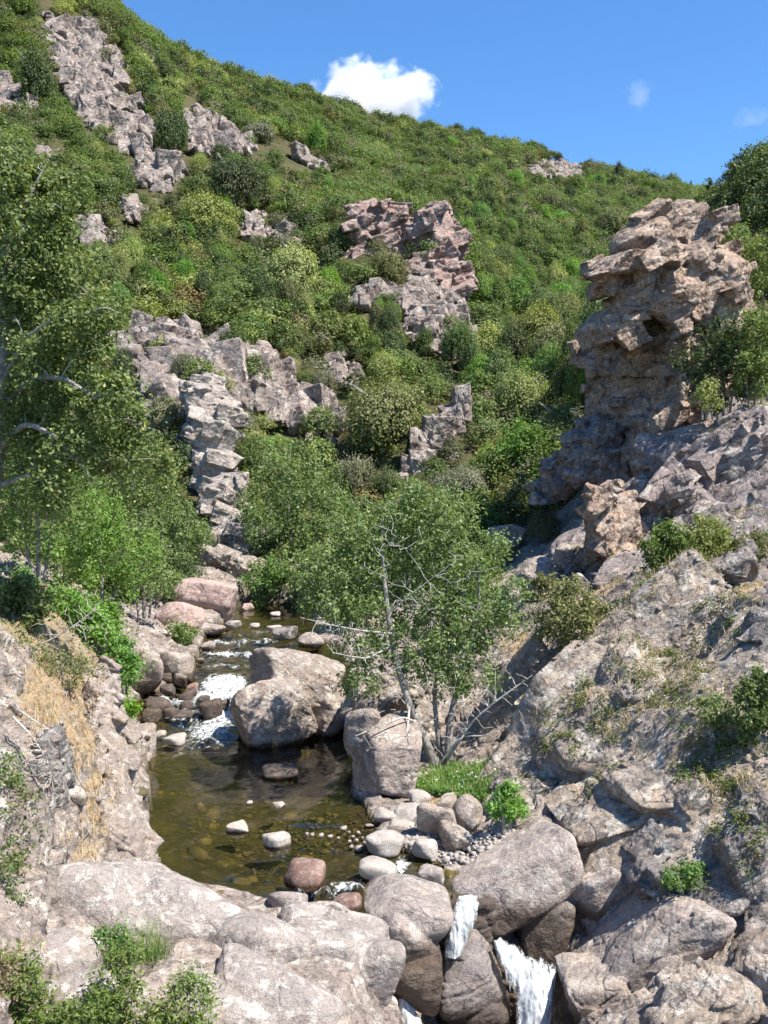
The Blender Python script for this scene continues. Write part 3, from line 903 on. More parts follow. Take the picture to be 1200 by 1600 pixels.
B('purple grey rock in mid stream above the riffles', 442, 1000, 44, 20, 1.1, M_DARK, 59, level=4)
B('pale grey flat rock on the right edge of the upper stream', 487, 1013, 44, 24, 1.0, M_UPB, 60)
B('grey rounded boulder left of the tan one', 222, 1078, 66, 62, .85, M_UPB, 61, dr=.8, roll=25)
B('tan boulder with a dark undercut on the left bank', 278, 1064, 62, 46, .85, M_UPB, 62, dr=.8, roll=10, p=9)
B('flat tan slab tilted behind the grey boulder', 196, 1034, 40, 22, 1.5, M_BANK, 63, roll=-30)
B('pinkish boulder under the driftwood', 224, 1012, 56, 36, 1.6, M_UPB, 64, roll=12)
B('grey pink stone on the bank beneath the small bush', 302, 1016, 34, 22, 1.1, M_UPB, 65)
B('small dark stone at the stream edge below the bush', 326, 1018, 22, 16, 1.0, M_UPB, 66, level=4)
B('little tan stone in the shallows below the bush', 313, 1037, 14, 9, .95, M_UPB, 67, level=3)
B('grey boulder among the leaves on the left bank', 244, 950, 46, 56, 2.0, M_BANK, 68, p=9)
B('small grey stone nested in green leaves by the stream', 190, 1122, 36, 24, .5, M_BANK, 69)
B('grey boulder with a hollow on the left edge of the pool', 204, 1196, 76, 60, .05, M_BOULD, 70, dr=.8, joint=.3)
B('split grey boulder at the water left of the pool', 198, 1240, 50, 42, .03, M_BOULD, 71, joint=.35)
B('pale worn knob of rock on the pool rim', 214, 1318, 46, 50, .2, M_SLAB, 72, p=6)

# the great cracked boulder and the shaded one beside it
db = float(dep(1165, .0)) + .9
rock('cracked_boulder', 'huge pinkish boulder split by a crack beside the white cascade', 'boulder', M_BOULD, [
    block(428, 1112, 140, 130, db, 2.8, 12, 81, 14, yaw=26, pitch=-24), block(462, 1066, 150, 116, db + 1.5, 2.8, 18, 82, 15, yaw=20, pitch=-22), block(512, 1116, 72, 120, db + 1.1, 1.9, 4, 83, 11, yaw=14),
    block(452, 1044, 84, 60, db + 2.2, 2.2, 22, 88, 12)],
    .014, .7, .035, rotm(0, 30, 20), 3)
db2 = float(dep(1256, .02)) + .9
rock('shaded_boulder', 'squat boulder striped by the shadows of the bare branches', 'boulder', M_BOULD, [block(603, 1186, 136, 156, db2, 2.6, 6, 84, 20, 6, yaw=16, pitch=-16, nplanes=5, box=0, jit=.2), block(568, 1150, 60, 100, db2 + .8, 1.8, 0, 85, 12, 5)], .014, .6, .03, None, 3)
rock('broken_boulders', 'heap of broken brown rock behind the leaning tree trunks', 'rock', M_BANK, [block(590, 1100, 110, 90, 37.0, 3, 20, 86, 12), block(650, 1120, 110, 80, 37.5, 3, -10, 87, 12), block(640, 1160, 90, 70, 34.5, 2, 10, 89, 12)], .02, 1.0, .04, rotm(0, 30, 10), 0, cr=(60, .25, .9))

# --- outlet slabs round the waterfall
rock('outlet_slab', 'broad pale slab between the two chutes of water', 'rock', M_SLAB, [
    block(634, 1420, 142, 100, 23.3, 2.8, 8, 91, 9, 5), block(628, 1475, 126, 130, 22.5, 1.8, 0, 92, 9, 5), block(650, 1530, 84, 100, 22.2, 1.4, 0, 93, 9, 5)], .012, .35, .025, None, 5)
rock('fall_boulder', 'dark grey polished boulder the waterfall runs round', 'boulder', rock_mat('polished_wet_rock', 1.1, (.31, .265, .25), (.24, .21, .205), (.34, .27, .22), (.44, .40, .37), .35, .3, .5, wet=(-2.3, .5), facet=.25),
     [block(732, 1535, 112, 150, 23.0, 1.7, -8, 94, 9, 5), block(738, 1600, 130, 120, 23.0, 1.6, 10, 95, 9, 5)], .022, .7, .025, rotm(0, -20, 0), 4)
def slab(px, py, w, h, d, depth, roll, seed, p=12, level=5, yaw=None, **k):
    return block(px, py, w, h, d, depth, roll, seed, p, level, yaw, nplanes=3, box=0, jit=.12, **k)

SLABS = [('smooth_slab', 'smooth pinkish slab with a curved lip above the waterfall', M_SLAB, [
    slab(795, 1364, 235, 108, 25.4, 3.6, -26, 96, 9), slab(850, 1412, 96, 150, 25.1, 2.4, -14, 97, 10), slab(752, 1366, 120, 74, 25.4, 2.4, -8, 98, 7), slab(832, 1446, 90, 90, 25.0, 2.0, 14, 99, 10), slab(850, 1440, 96, 130, 24.7, 2.4, -10, 298, 12), slab(860, 1310, 130, 80, 26.6, 2.4, -36, 199, 8)], .010, .5, .03, rotm(0, -40, 0), 16, None),
 ('facetted_slab', 'grey facetted rock face with dark joints right of the smooth slab', M_SLAB, [
    slab(945, 1325, 210, 130, 26.0, 3.2, -40, 101, 14), slab(925, 1405, 110, 130, 24.7, 2.4, -16, 102, 18), slab(985, 1380, 76, 150, 25.0, 2.2, -10, 103, 22), slab(970, 1275, 190, 70, 27.6, 3, -38, 104, 14), slab(890, 1430, 60, 130, 24.6, 1.6, -8, 301, 16)], .014, .9, .03, rotm(0, -42, 10), 1, (18, .35, .9)),
 ('leaning_slab', 'great tan slab with long diagonal seams beside the waterfall', rock_mat('seamed_slab', .9, (.43, .355, .31), (.36, .305, .275), (.44, .335, .26), (.57, .52, .46), .5, .4, .7, wet=(-1.9, .35), facet=.4), [
    slab(1000, 1500, 320, 130, 22.6, 3.0, -44, 105, 10), slab(955, 1570, 150, 170, 22.2, 2.4, -16, 106, 9), slab(1035, 1450, 240, 90, 23.4, 2.6, -42, 107, 12), slab(1040, 1580, 210, 110, 21.8, 2.2, -42, 108, 11)], .016, 1.1, .028, rotm(0, -44, 0), 2, None)]
for nm_, lb_, mt_, bl_, am_, jo_, vx_, R_, so_, cr_ in SLABS:
    rock(nm_, lb_, 'rock', mt_, bl_, am_, jo_, vx_, R_, so_, cr=cr_)
rock('wet_rock', 'brown water stained rock behind the waterfall', 'rock', M_WET, [block(745, 1455, 130, 110, 24.6, 1.6, 10, 251, 10, 5), block(724, 1445, 90, 84, 23.8, 1.0, 0, 254, 10, 5), block(724, 1434, 96, 60, 24.3, .9, 0, 255, 10, 5), block(724, 1424, 92, 52, 23.85, 1.0, 0, 256, 12, 5), block(695, 1570, 150, 130, 23.9, 1.6, 0, 252, 10, 5), block(800, 1540, 120, 160, 24.2, 1.6, 0, 253, 10, 5)], .03, .8, .03, None, 1)
rock('corner_boulder', 'rounded grey pink rock mass below the dark hollow', 'rock', M_BANK, [
    block(1080, 1572, 130, 110, 19.6, 1.8, -30, 111, 9, 5), block(1150, 1570, 120, 100, 19.4, 1.8, -14, 112, 9, 5), block(1060, 1610, 140, 90, 19.0, 1.6, -30, 113, 9, 5), block(1230, 1570, 100, 130, 19.4, 1.8, -14, 114, 9, 5)], .03, .9, .03, rotm(0, -40, 0), 3)
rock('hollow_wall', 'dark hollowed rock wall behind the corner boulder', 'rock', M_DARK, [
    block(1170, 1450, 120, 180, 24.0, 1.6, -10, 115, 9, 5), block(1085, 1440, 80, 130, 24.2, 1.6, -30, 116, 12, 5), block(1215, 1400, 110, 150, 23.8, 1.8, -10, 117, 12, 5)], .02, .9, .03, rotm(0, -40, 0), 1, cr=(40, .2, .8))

# --- right bank
RB = lambda label, mat, blocks, amp=.022, joint=.8, R=rotm(0, -42, 12), name='rock', soft=0, voxel=None, cr=(26, .25, .95), **k: rock(name, label, 'rock', mat, blocks, amp, joint, voxel or .035, R, soft, cr=cr, **k)
def hb(px, py, w, h, push, depth, roll, seed, p=12, level=5, **k):
    """block standing on the ground: its foot row gives the distance"""
    q = hit(px, py + h * .42)[0]
    return block(px, py, w, h, q[1] + push * .45, depth, roll, seed, p, level, **k)
RB('pale angular rock jutting up beneath the right hand bush', M_BANK, [hb(1085, 1262, 82, 84, .6, 1.3, -30, 121, 16), hb(1060, 1300, 70, 50, .6, 1.2, -30, 122, 14)])
RB('dark wedge of rock under the pale angular rock', M_DARK, [hb(1050, 1322, 80, 56, .6, 1.2, 15, 123, 16), hb(1025, 1365, 60, 50, .5, 1, -20, 124, 14)])
RB('lichened rock heap by the right edge above the hollow', M_DARK, [hb(1160, 1340, 110, 110, .8, 1.8, -38, 125, 13), hb(1190, 1270, 100, 90, .8, 1.8, -38, 126, 13)], voxel=.03)
RB('layered ledge of brown rock above the little fern bush', M_BANK, [hb(835, 1226, 110, 34, .8, 1.8, -14, 127, 16), hb(860, 1208, 100, 30, 1.2, 1.8, -18, 128, 16), hb(800, 1240, 50, 50, .6, 1.2, -8, 129, 14)], voxel=.03)
RB('stepped slab casting a black shadow in mid slope', M_BANK, [hb(960, 1050, 90, 130, 1.2, 2.4, 24, 131, 16), hb(990, 1085, 120, 90, 1.0, 2.4, -30, 132, 14), hb(930, 1120, 90, 70, 1.0, 2.2, -40, 133, 14)], voxel=.04)
RB('dark boulder pair by the right edge under the bushes', M_DARK, [hb(1165, 985, 64, 90, .9, 1.8, 24, 141, 12), hb(1195, 1000, 60, 110, .9, 1.8, 10, 142, 12)], voxel=.03)
RB('squared grey block standing on the dry grass', M_BOULD, [hb(1074, 952, 40, 46, .5, 1.2, 6, 143, 16)], joint=.5, cr=None)
RB('flat pale stone at the foot of the squared block', M_BANK, [hb(1062, 995, 60, 30, .6, 1.6, -10, 144, 14)], cr=None)
RB('whitish speckled boulder below the dark gully', M_BOULD, [hb(838, 906, 84, 74, 1.4, 3, -8, 145, 13), hb(880, 935, 60, 40, 1.2, 2, -20, 146, 13)], voxel=.05, cr=(20, .25, .9))
RB('grey block half in the shadow of the tan fin', M_BANK, [hb(890, 870, 52, 56, 1.0, 2, 20, 147, 18)], joint=.5, cr=None)
RB('sharp edged grey rock catching light in the dark gully', M_BOULD, [hb(788, 842, 62, 52, 1.2, 2.4, 18, 148, 18)], joint=.5, cr=None)
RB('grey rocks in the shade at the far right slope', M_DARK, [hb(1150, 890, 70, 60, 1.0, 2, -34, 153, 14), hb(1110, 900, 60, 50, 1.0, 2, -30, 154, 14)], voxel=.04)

# bedrock of the right bank: jointed slabs dipping to the lower left, lodged in the slope
def bedrock(name, region, n, seed, smin, smax, R, mat, voxel, asp=(2.2, 1.2, .55), sinkf=.10):
    rs = np.random.RandomState(seed); poly = np.array(region, float); parts = []
    lo, hi = poly.min(0), poly.max(0); q = []
    while len(q) < n:
        c = lo + (hi - lo) * rs.rand(2)
        if poly_sd(c[None], poly)[0] > 0 and rs.rand() > 1.25 * float(blob(c[0], c[1], SOILPX)): q.append(c)
    q = np.array(q); H = hit(q[:, 0], q[:, 1], 16.0)
    for k in range(n):
        sz = smin * (smax / smin) ** (rs.rand() ** 1.4)
        if H[k, 1] > 62 or H[k, 1] < 17: continue
        sz *= H[k, 1] / 30.0
        v, f = shard(rs) if sz < .5 * smax * H[k, 1] / 30.0 and rs.rand() < .8 else poly_ball(4, int(rs.randint(1e6)), 9, 22, 0, .35)
        a = np.array(asp) * sz * (.7 + .6 * rs.rand(3)) * .5
        J = R @ rotm(*(rs.normal(size=3) * 10))
        out_ = (v * a) @ J.T + H[k] - np.array((0, .2, .8)) * a[2] * sinkf
        parts.append((out_, f))
    me = union(parts, voxel, False); me.name = name
    V = coords(me)
    V = relief(V, normals(me).astype(float), 2.0, .02, seed, 1.0, R, lump=.4)
    me.vertices.foreach_set('co', V.astype(np.float32).ravel()); me.update()
    me.polygons.foreach_set('use_smooth', np.ones(len(me.polygons), bool))
    o = link(name, me, mat); o['kind'] = 'structure'
RBK = rotm(20, -42, 15)
bedrock('right_bank', [(800,1090),(840,1000),(900,1040),(960,1000),(1050,1060),(1210,1060),(1210,1260),(1100,1260),(1010,1290),(900,1260),(860,1225),(830,1180)], 150, 61, .5, 3.0, RBK, M_BANK, .04, (2.5, 1.3, .5))
bedrock('right_bank', [(1000,640),(1210,640),(1210,900),(1150,900),(1060,860),(1000,920),(900,960),(800,1010),(790,930),(880,880)], 170, 62, .3, 1.2, RBK, M_PURP, .06)
bedrock('right_bank', [(1130,900),(1210,880),(1210,1060),(1120,1050),(1080,980)], 60, 63, .3, 1.3, RBK, M_DARK, .04)
bedrock('right_bank', [(1010,1290),(1210,1230),(1210,1400),(1120,1390),(1030,1380)], 70, 64, .4, 1.8, RBK, M_DARK, .034)
bedrock('left_bank', [(-10,1060),(60,1040),(140,1040),(160,1120),(130,1330),(60,1380),(-10,1340)], 70, 65, .2, .8, rotm(10, 30, 0), M_BANK, .03, (1.4, 1.1, .7), .5)

# the crag
RC = rotm(8, -28, 20)
J = dict(jit=.3)
rock('crag', 'towering jagged crag with an arched overhang above the right bank', 'crag', M_TAN, [
    block(1062, 392, 150, 96, 61.5, 6, -24, 161, 24, **J), block(1005, 380, 110, 80, 60.5, 5, -24, 162, 24, **J), block(1046, 352, 80, 50, 61.5, 4, -10, 163, 24, **J), block(1085, 376, 60, 50, 61.5, 4, -10, 261, 24, **J),
    block(958, 420, 116, 40, 59.6, 5, -14, 164, 28, **J), block(956, 446, 66, 34, 59.9, 3.5, -10, 165, 26, **J),
    block(1085, 455, 170, 150, 61.6, 6.5, -30, 166, 20, **J), block(1015, 450, 140, 90, 60.6, 5, -26, 167, 22, **J), block(1052, 462, 96, 110, 59.4, 3.6, 26, 168, 30, **J), block(1125, 480, 100, 120, 61.4, 5, 24, 169, 20, **J),
    block(1040, 545, 150, 120, 62.8, 4.5, 0, 170, 18), block(1105, 560, 100, 130, 62.6, 5, 0, 270, 18),
    block(1005, 590, 84, 200, 64.2, 10.5, 5, 171, 30, yaw=25, jit=.1, box=0, nplanes=4), block(1012, 545, 90, 90, 63.8, 11, 4, 371, 30, yaw=27, jit=.1, box=0, nplanes=4), block(1010, 655, 76, 120, 64.2, 9, 8, 174, 26, yaw=25, jit=.12, box=0, nplanes=4),
    block(955, 520, 96, 34, 61.5, 5, -4, 173, 28, **J), block(1062, 545, 60, 30, 60.2, 3, -6, 273, 28, **J), block(1015, 695, 90, 60, 62.4, 5, 14, 175, 20, yaw=25), block(1085, 640, 80, 150, 63, 5, 0, 176, 18), block(1100, 560, 90, 120, 63, 5, 0, 276, 18)]
    + crust([block(1005, 600, 84, 190, 64.2, 10.5, 5, 171, 26, yaw=25, jit=.1, box=0, nplanes=4)], 80, .6, 1.8, 9, rotm(4, 6, 25), out=.2),
    .012, 1.0, .06, RC, 0, size=5.0, cr=(190, 1.0, 2.8, .40), cr2=(200, .3, .8, .5))
rock('rock_buttress', 'purplish grey buttress spreading below the crag', 'rock', M_PURP, [
    block(1110, 740, 190, 130, 54, 6, -34, 181, 13), block(1060, 700, 90, 60, 55.5, 4, -20, 182, 14), block(1170, 700, 120, 120, 54.5, 5, -34, 183, 13), block(1070, 800, 140, 110, 52.5, 5, 30, 184, 14), block(1020, 720, 60, 110, 56.5, 4, -24, 185, 16), block(1190, 790, 90, 90, 51, 4, -34, 186, 13), block(1010, 790, 70, 120, 55.5, 3, 16, 187, 16)],
    .012, 1.0, .055, rotm(0, -36, 10), 0, size=5.0, cr=(130, .7, 2.4, .38), cr2=(160, .25, .8, .45))
rock('rock_fin', 'tan upright fin of rock with one dark side below the crag', 'rock', M_TAN, [
    block(960, 830, 84, 170, 50.5, 3.0, -14, 191, 18), block(958, 775, 40, 50, 51, 2, -20, 192, 18), block(975, 880, 70, 90, 50, 2.6, -10, 193, 16), block(938, 850, 50, 110, 51, 2.4, 6, 194, 18)],
    .016, .9, .04, rotm(0, -50, 10), 0, size=3.0, cr=(70, .4, 1.3, .36))
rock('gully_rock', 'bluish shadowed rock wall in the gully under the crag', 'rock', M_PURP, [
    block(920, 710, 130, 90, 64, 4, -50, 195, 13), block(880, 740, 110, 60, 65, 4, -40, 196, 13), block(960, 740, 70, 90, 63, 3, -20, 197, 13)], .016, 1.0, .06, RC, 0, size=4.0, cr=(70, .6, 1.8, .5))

# --- left bank bedrock
rock('bank_outcrop', 'long lichened rock rib dropping from the left bank to the pool', 'rock', M_BOULD, [
    block(146, 1085, 62, 110, 32.4, 2.4, 6, 201, 13), block(152, 1120, 56, 110, 31, 2.2, -6, 401, 13), block(160, 1150, 56, 120, 29.6, 2.2, -14, 202, 13), block(170, 1190, 60, 120, 28.3, 2.2, -14, 402, 13), block(178, 1220, 60, 130, 27.0, 2.0, -14, 203, 12), block(188, 1260, 60, 120, 25.8, 2.0, -16, 403, 12), block(196, 1300, 80, 110, 24.8, 1.6, -20, 204, 11), block(158, 1290, 60, 130, 25.0, 1.5, -16, 205, 13)],
    .02, 1.0, .028, rotm(0, 30, 0), 0, size=2.2, cr=(70, .2, .8))
rock('hanging_rock', 'dark rounded block hanging over the left ledge under dead twigs', 'rock', M_DARK, [block(66, 1235, 64, 150, 22.6, 1.3, -4, 206, 10, 5), block(80, 1190, 60, 110, 23.2, 1.3, -8, 207, 10, 5)], .03, .7, .025, None, 3)
rock('lichen_boulder', 'low boulder crusted with white lichen behind the leafy plant', 'boulder', rock_mat('white_lichen_rock', 1.4, (.40, .345, .31), (.33, .285, .26), (.43, .33, .26), (.66, .60, .54), .85, .35, .3, facet=.4),
     [block(105, 1512, 110, 110, 18.3, 1.2, -14, 208, 8, 5), block(130, 1560, 130, 100, 17.6, 1.2, -14, 209, 8, 5)], .02, .4, .022, None, 4)
rock('ledge_rim', 'broad lichen spotted ledge rimming the near side of the pool', 'rock', rock_mat('ledge_rock', 1.3, (.42, .36, .325), (.355, .31, .285), (.44, .35, .285), (.64, .585, .53), .7, .4, .5, facet=.4), [
    block(150, 1400, 280, 120, 21.0, 2.2, 10, 211, 8, 5), block(290, 1435, 260, 110, 21.0, 2.0, 18, 212, 8, 5), block(400, 1490, 220, 130, 20.6, 2.0, 26, 213, 8, 5), block(500, 1515, 190, 170, 21.0, 2.2, 22, 214, 9, 5), block(420, 1570, 240, 150, 19.0, 1.8, 24, 215, 8, 5), block(340, 1600, 200, 120, 18.2, 1.6, 14, 315, 8, 5), block(560, 1540, 110, 190, 21.2, 1.8, 14, 216, 9, 5), block(480, 1620, 200, 130, 19.2, 1.6, 20, 217, 9, 5)],
    .010, .5, .03, rotm(0, 28, 0), 7, size=4.0)

# --- outcrops on the hillside: bedrock breaking through the slope
from_poly = []
def outcrop(label, poly, hgt, bs, mat, seed, step=1.5, edge=14, grow=8, cat='rock outcrop', name='rock_outcrop'):
    """jointed blocks of bedrock breaking through the slope inside a pixel outline"""
    poly = np.array(poly, float); pc = poly.mean(0); dv = poly - pc; poly = pc + dv * (1 + grow / (np.linalg.norm(dv, axis=1)[:, None] + 8))
    rs = np.random.RandomState(seed); lo, hi = poly.min(0), poly.max(0)
    dm = float(np.median(hit(*(pc[:, None]), 60.0)[:, 1]))
    x, y = poly[:, 0], poly[:, 1]; area = .5 * abs(np.dot(x, np.roll(y, 1)) - np.dot(y, np.roll(x, 1)))
    px1 = bs * .42 * F / dm
    n = int(np.clip(area / px1 ** 2 * 3.2, 24, 420)); q = []
    while len(q) < n:
        c = lo + (hi - lo) * rs.rand(2)
        if poly_sd(c[None], poly)[0] > 0: q.append(c)
    q = np.array(q); H = hit(q[:, 0], q[:, 1], 60.0); sd = poly_sd(q, poly)
    base = rs.uniform(-25, 25); parts = []
    for k in range(n):
        if abs(H[k, 1] / dm - 1) > .4: continue
        big = 1 if k < n // 4 else .52
        sz = bs * big * (.55 + .6 * rs.rand()) * min(1, .45 + sd[k] / (px1 * 2.2))
        v, f = shard(rs) if rs.rand() < .75 else poly_ball(3, int(rs.randint(1e6)), 5, 26, 0, .3)
        a_ = np.array((.50, .70, .66)) * sz * (.7 + .6 * rs.rand(3))
        J = rotm(-14, -8, base) @ rotm(*(rs.normal(size=3) * 11))
        parts.append(((v * a_) @ J.T + H[k] + np.array((0, -.10, .10)) * sz * hgt / 3.0, f))
    me = union(parts, max(.09, dm / F * 1.35)); me.name = name
    V = coords(me)
    V = relief(V, normals(me).astype(float), bs * 1.6, .018, seed, 1.0, rotm(-14, -8, base), lump=.5)
    me.vertices.foreach_set('co', V.astype(np.float32).ravel()); me.update()
    tag(link(name, me, mat, loc=settle(me)), label, cat, 'rock outcrops on the hillside')
    from_poly.append((pc + (poly - pc) * 1.03, dm))

outcrop('long pale cliff falling down the top left of the mountain', [(62,2),(95,-20),(120,10),(118,40),(160,40),(188,85),(196,130),(225,165),(236,205),(240,240),(282,245),(288,262),(255,300),(240,305),(205,265),(178,225),(150,205),(125,180),(105,140),(80,90)], 5.0, 5.0, M_HILL, 301)
outcrop('lower end of the pale cliff, broken by ledges above the scrub', [(178,195),(225,165),(240,240),(284,242),(290,264),(258,302),(240,307),(205,265)], 5.0, 4.6, M_HILL, 331)
outcrop('rock band climbing right of the dark round tree', [(290,170),(300,140),(325,150),(320,178),(350,195),(390,215),(400,250),(360,240),(330,240),(300,235)], 3.6, 4.0, M_HILL, 302)
outcrop('blocky grey outcrop at the right end of the upper rock band', [(405,225),(450,222),(490,245),(512,270),(495,285),(455,288),(420,262)], 4.0, 4.0, M_HILL, 303)
outcrop('pale rock slab at the left edge below the mountain top', [(-20,135),(20,140),(50,160),(66,180),(40,185),(0,170),(-20,165)], 3.0, 4.0, M_HILL, 304)
outcrop('small broken rocks in the scrub on the upper left', [(66,240),(95,238),(102,258),(85,266),(66,258)], 2.6, 2.4, M_HILL, 305)
outcrop('narrow pale rock seen through the big oak', [(110,330),(140,338),(182,372),(176,384),(140,388),(100,372)], 2.6, 2.8, M_HILL, 306)
outcrop('little pale rocks beside the yellow green tree', [(185,300),(230,325),(228,342),(205,345),(188,322)], 1.6, 1.8, M_HILL, 307)
outcrop('pale rock face under the large dark tree', [(372,335),(415,338),(420,365),(398,388),(378,380)], 2.6, 2.6, M_HILL, 308)
outcrop('broken rocks stepping down right of the yellow green tree', [(425,360),(455,352),(478,372),(482,395),(505,400),(508,415),(470,410),(440,390)], 2.4, 2.4, M_HILL, 309)
outcrop('pale scree patch near the skyline', [(822,262),(850,254),(890,256),(915,268),(905,280),(870,278),(830,275)], 2.0, 3.0, M_HILL, 310, edge=10)
outcrop('wide weathered outcrop in the middle of the left slope', [(168,530),(225,510),(300,505),(315,520),(345,528),(390,545),(440,565),(452,590),(490,605),(525,630),(540,665),(520,690),(470,680),(440,660),(395,640),(340,650),(300,640),(270,640),(250,670),(215,690),(200,655),(225,620),(200,580),(170,560)], 2.4, 3.2, M_HILL, 311, step=1.25)
outcrop('small tan rocks on the slope right of the weathered outcrop', [(510,560),(540,555),(560,575),(565,600),(540,605),(520,585)], 1.3, 1.6, M_HILL, 312)
outcrop('pale lower face of the red spur', [(535,440),(560,452),(585,452),(620,455),(660,440),(715,440),(722,480),(735,520),(738,560),(700,555),(660,535),(635,520),(632,490),(600,480),(560,480),(540,470)], 2.2, 2.6, M_HILL, 313, step=1.25)

rock('red_spur', 'reddish rock spur with two rounded heads on the middle slope', 'crag', M_HILLR, [
    block(678, 372, 72, 90, 153.0, 9, 8, 321, 14), block(688, 410, 66, 80, 152.0, 8, 14, 322, 14), block(594, 352, 96, 56, 156.0, 8, -4, 323, 15), block(556, 362, 28, 30, 153.0, 4, 0, 324, 18), block(630, 375, 60, 70, 156.0, 7, 10, 325, 14), block(575, 385, 70, 50, 155.0, 6, 0, 326, 14), block(655, 440, 90, 60, 149.0, 6, -10, 327, 14), block(708, 445, 50, 70, 150.0, 5, 14, 328, 14), block(600, 400, 110, 50, 154, 6, 0, 329, 14), block(650, 380, 50, 90, 154, 6, 10, 330, 14)],
    .012, 1.0, .13, rotm(5, -20, 10), 0, size=11.0, cr=(170, 1.4, 4.8, .42), cr2=(160, .7, 1.8, .5))
rock('rock_pillar', 'tall grey banded pillar of rock rising behind the river trees', 'crag', rock_mat('grey_pillar_rock', .5, (.44, .375, .335), (.36, .315, .285), (.45, .355, .285), (.58, .54, .485), .55, .45, .8), [
    block(328, 650, 92, 101, 84.5, 4, 6, 331, 30, jit=.25, nplanes=6, box=0), block(352, 660, 50, 58, 83, 3, 20, 332, 30, jit=.25, nplanes=6, box=0), block(325, 700, 100, 101, 83, 4, 10, 333, 30, jit=.25, nplanes=6, box=0), block(334, 742, 84, 101, 81.5, 4, 10, 334, 30, jit=.25, nplanes=6, box=0), block(342, 800, 92, 145, 79.5, 4.5, 12, 335, 30, jit=.25, nplanes=6, box=0), block(320, 618, 70, 72, 86.5, 4, 0, 336, 30, jit=.25, nplanes=6, box=0),
    block(338, 850, 104, 130, 76.5, 4.5, 6, 337, 30, jit=.25, nplanes=6, box=0), block(376, 880, 84, 130, 74.5, 4, 16, 338, 30, jit=.25, nplanes=6, box=0), block(345, 900, 100, 116, 73.5, 4, 0, 339, 30, jit=.25, nplanes=6, box=0)],
    .014, 1.0, .07, rotm(0, 12, 8), 0, size=3.6, cr=(150, .8, 2.3), cr2=(160, .35, .9))
rock('rock_pinnacle', 'slanting row of pale pinnacles between the olive bushes', 'crag', M_HILL, [
    sblock(722, 632, 31, 64, 90.0, 2.0, -6, 341, 16), sblock(706, 655, 40, 55, 89.0, 2.2, -12, 342, 16), sblock(680, 690, 52, 84, 88.0, 2.8, 4, 343, 15), sblock(655, 700, 36, 72, 87.0, 2.2, 2, 344, 16), sblock(662, 730, 48, 67, 86.0, 2.4, -4, 345, 15), sblock(640, 740, 26, 72, 86.0, 1.8, -4, 346, 16), sblock(628, 775, 36, 72, 84.5, 2.0, -6, 347, 16), sblock(700, 700, 36, 48, 88.0, 2.0, 0, 348, 16)],
    .018, 1.0, .06, rotm(0, 60, 0), 0, size=3.0, cr=(90, .4, 1.2))
rock('rock_ledge', 'dark rocks in the shade behind the centre tree', 'rock', M_BANK, [block(520, 810, 70, 50, 80, 4, 10, 351, 14), block(545, 850, 90, 60, 76, 4, -20, 352, 14), block(500, 860, 50, 50, 75, 3, 0, 353, 14), block(780, 580, 30, 26, 108, 2, 0, 354, 16)][:3], .04, 1.0, .08, rotm(0, -20, 0), 1, size=3.0)

rock('river_cliff', 'shadowed grey rock face at the end of the still pool', 'rock', M_BANK, [block(350, 905, 84, 96, 69, 3, 8, 361, 16), block(392, 908, 60, 84, 68.4, 2.4, 0, 362, 16), block(318, 920, 60, 60, 67.6, 2.4, 0, 363, 16), block(440, 910, 90, 80, 69, 2.6, 0, 364, 16), block(490, 915, 90, 76, 68, 2.6, 0, 365, 16)], .018, 1.0, .07, rotm(0, 20, 0), 0, size=3.0, cr=(70, .5, 1.6))

# ------------------------------------------------------------------ leaves, bushes, trees
def leaves(C, n, spread, size, rng, up=.35, asp=.5, flat=.55, droop=0.0, centre=None):
    """n diamond leaves gathered round every centre, their faces turned outward from the spray"""
    C = np.repeat(np.asarray(C, float), n, 0); m = len(C)
    sp = np.asarray(spread, float)
    off = rng.normal(size=(m, 3)) * sp * np.repeat(np.exp(rng.normal(size=m // n) * .35), n)[:, None]
    p = C + off
    ou = off / (np.linalg.norm(off, axis=1)[:, None] + 1e-6)
    k = ou * .75 + rng.normal(size=(m, 3)) * flat; k[:, 2] += up
    if centre is not None:
        q = C - centre; k += .8 * q / (np.linalg.norm(q, axis=1)[:, None] + 1e-6)
    k /= np.linalg.norm(k, axis=1)[:, None]
    d = rng.normal(size=(m, 3)); d[:, 2] -= droop
    d = d - k * (d * k).sum(1)[:, None]; d /= np.linalg.norm(d, axis=1)[:, None] + 1e-9
    b = np.cross(d, k)
    s = size * (.6 + .8 * rng.rand(m))[:, None]
    V = np.stack((p - d * s * .5, p + b * s * asp * .5, p + d * s * .5, p - b * s * asp * .5), 1).reshape(-1, 3)
    return V, np.arange(m * 4).reshape(-1, 4)

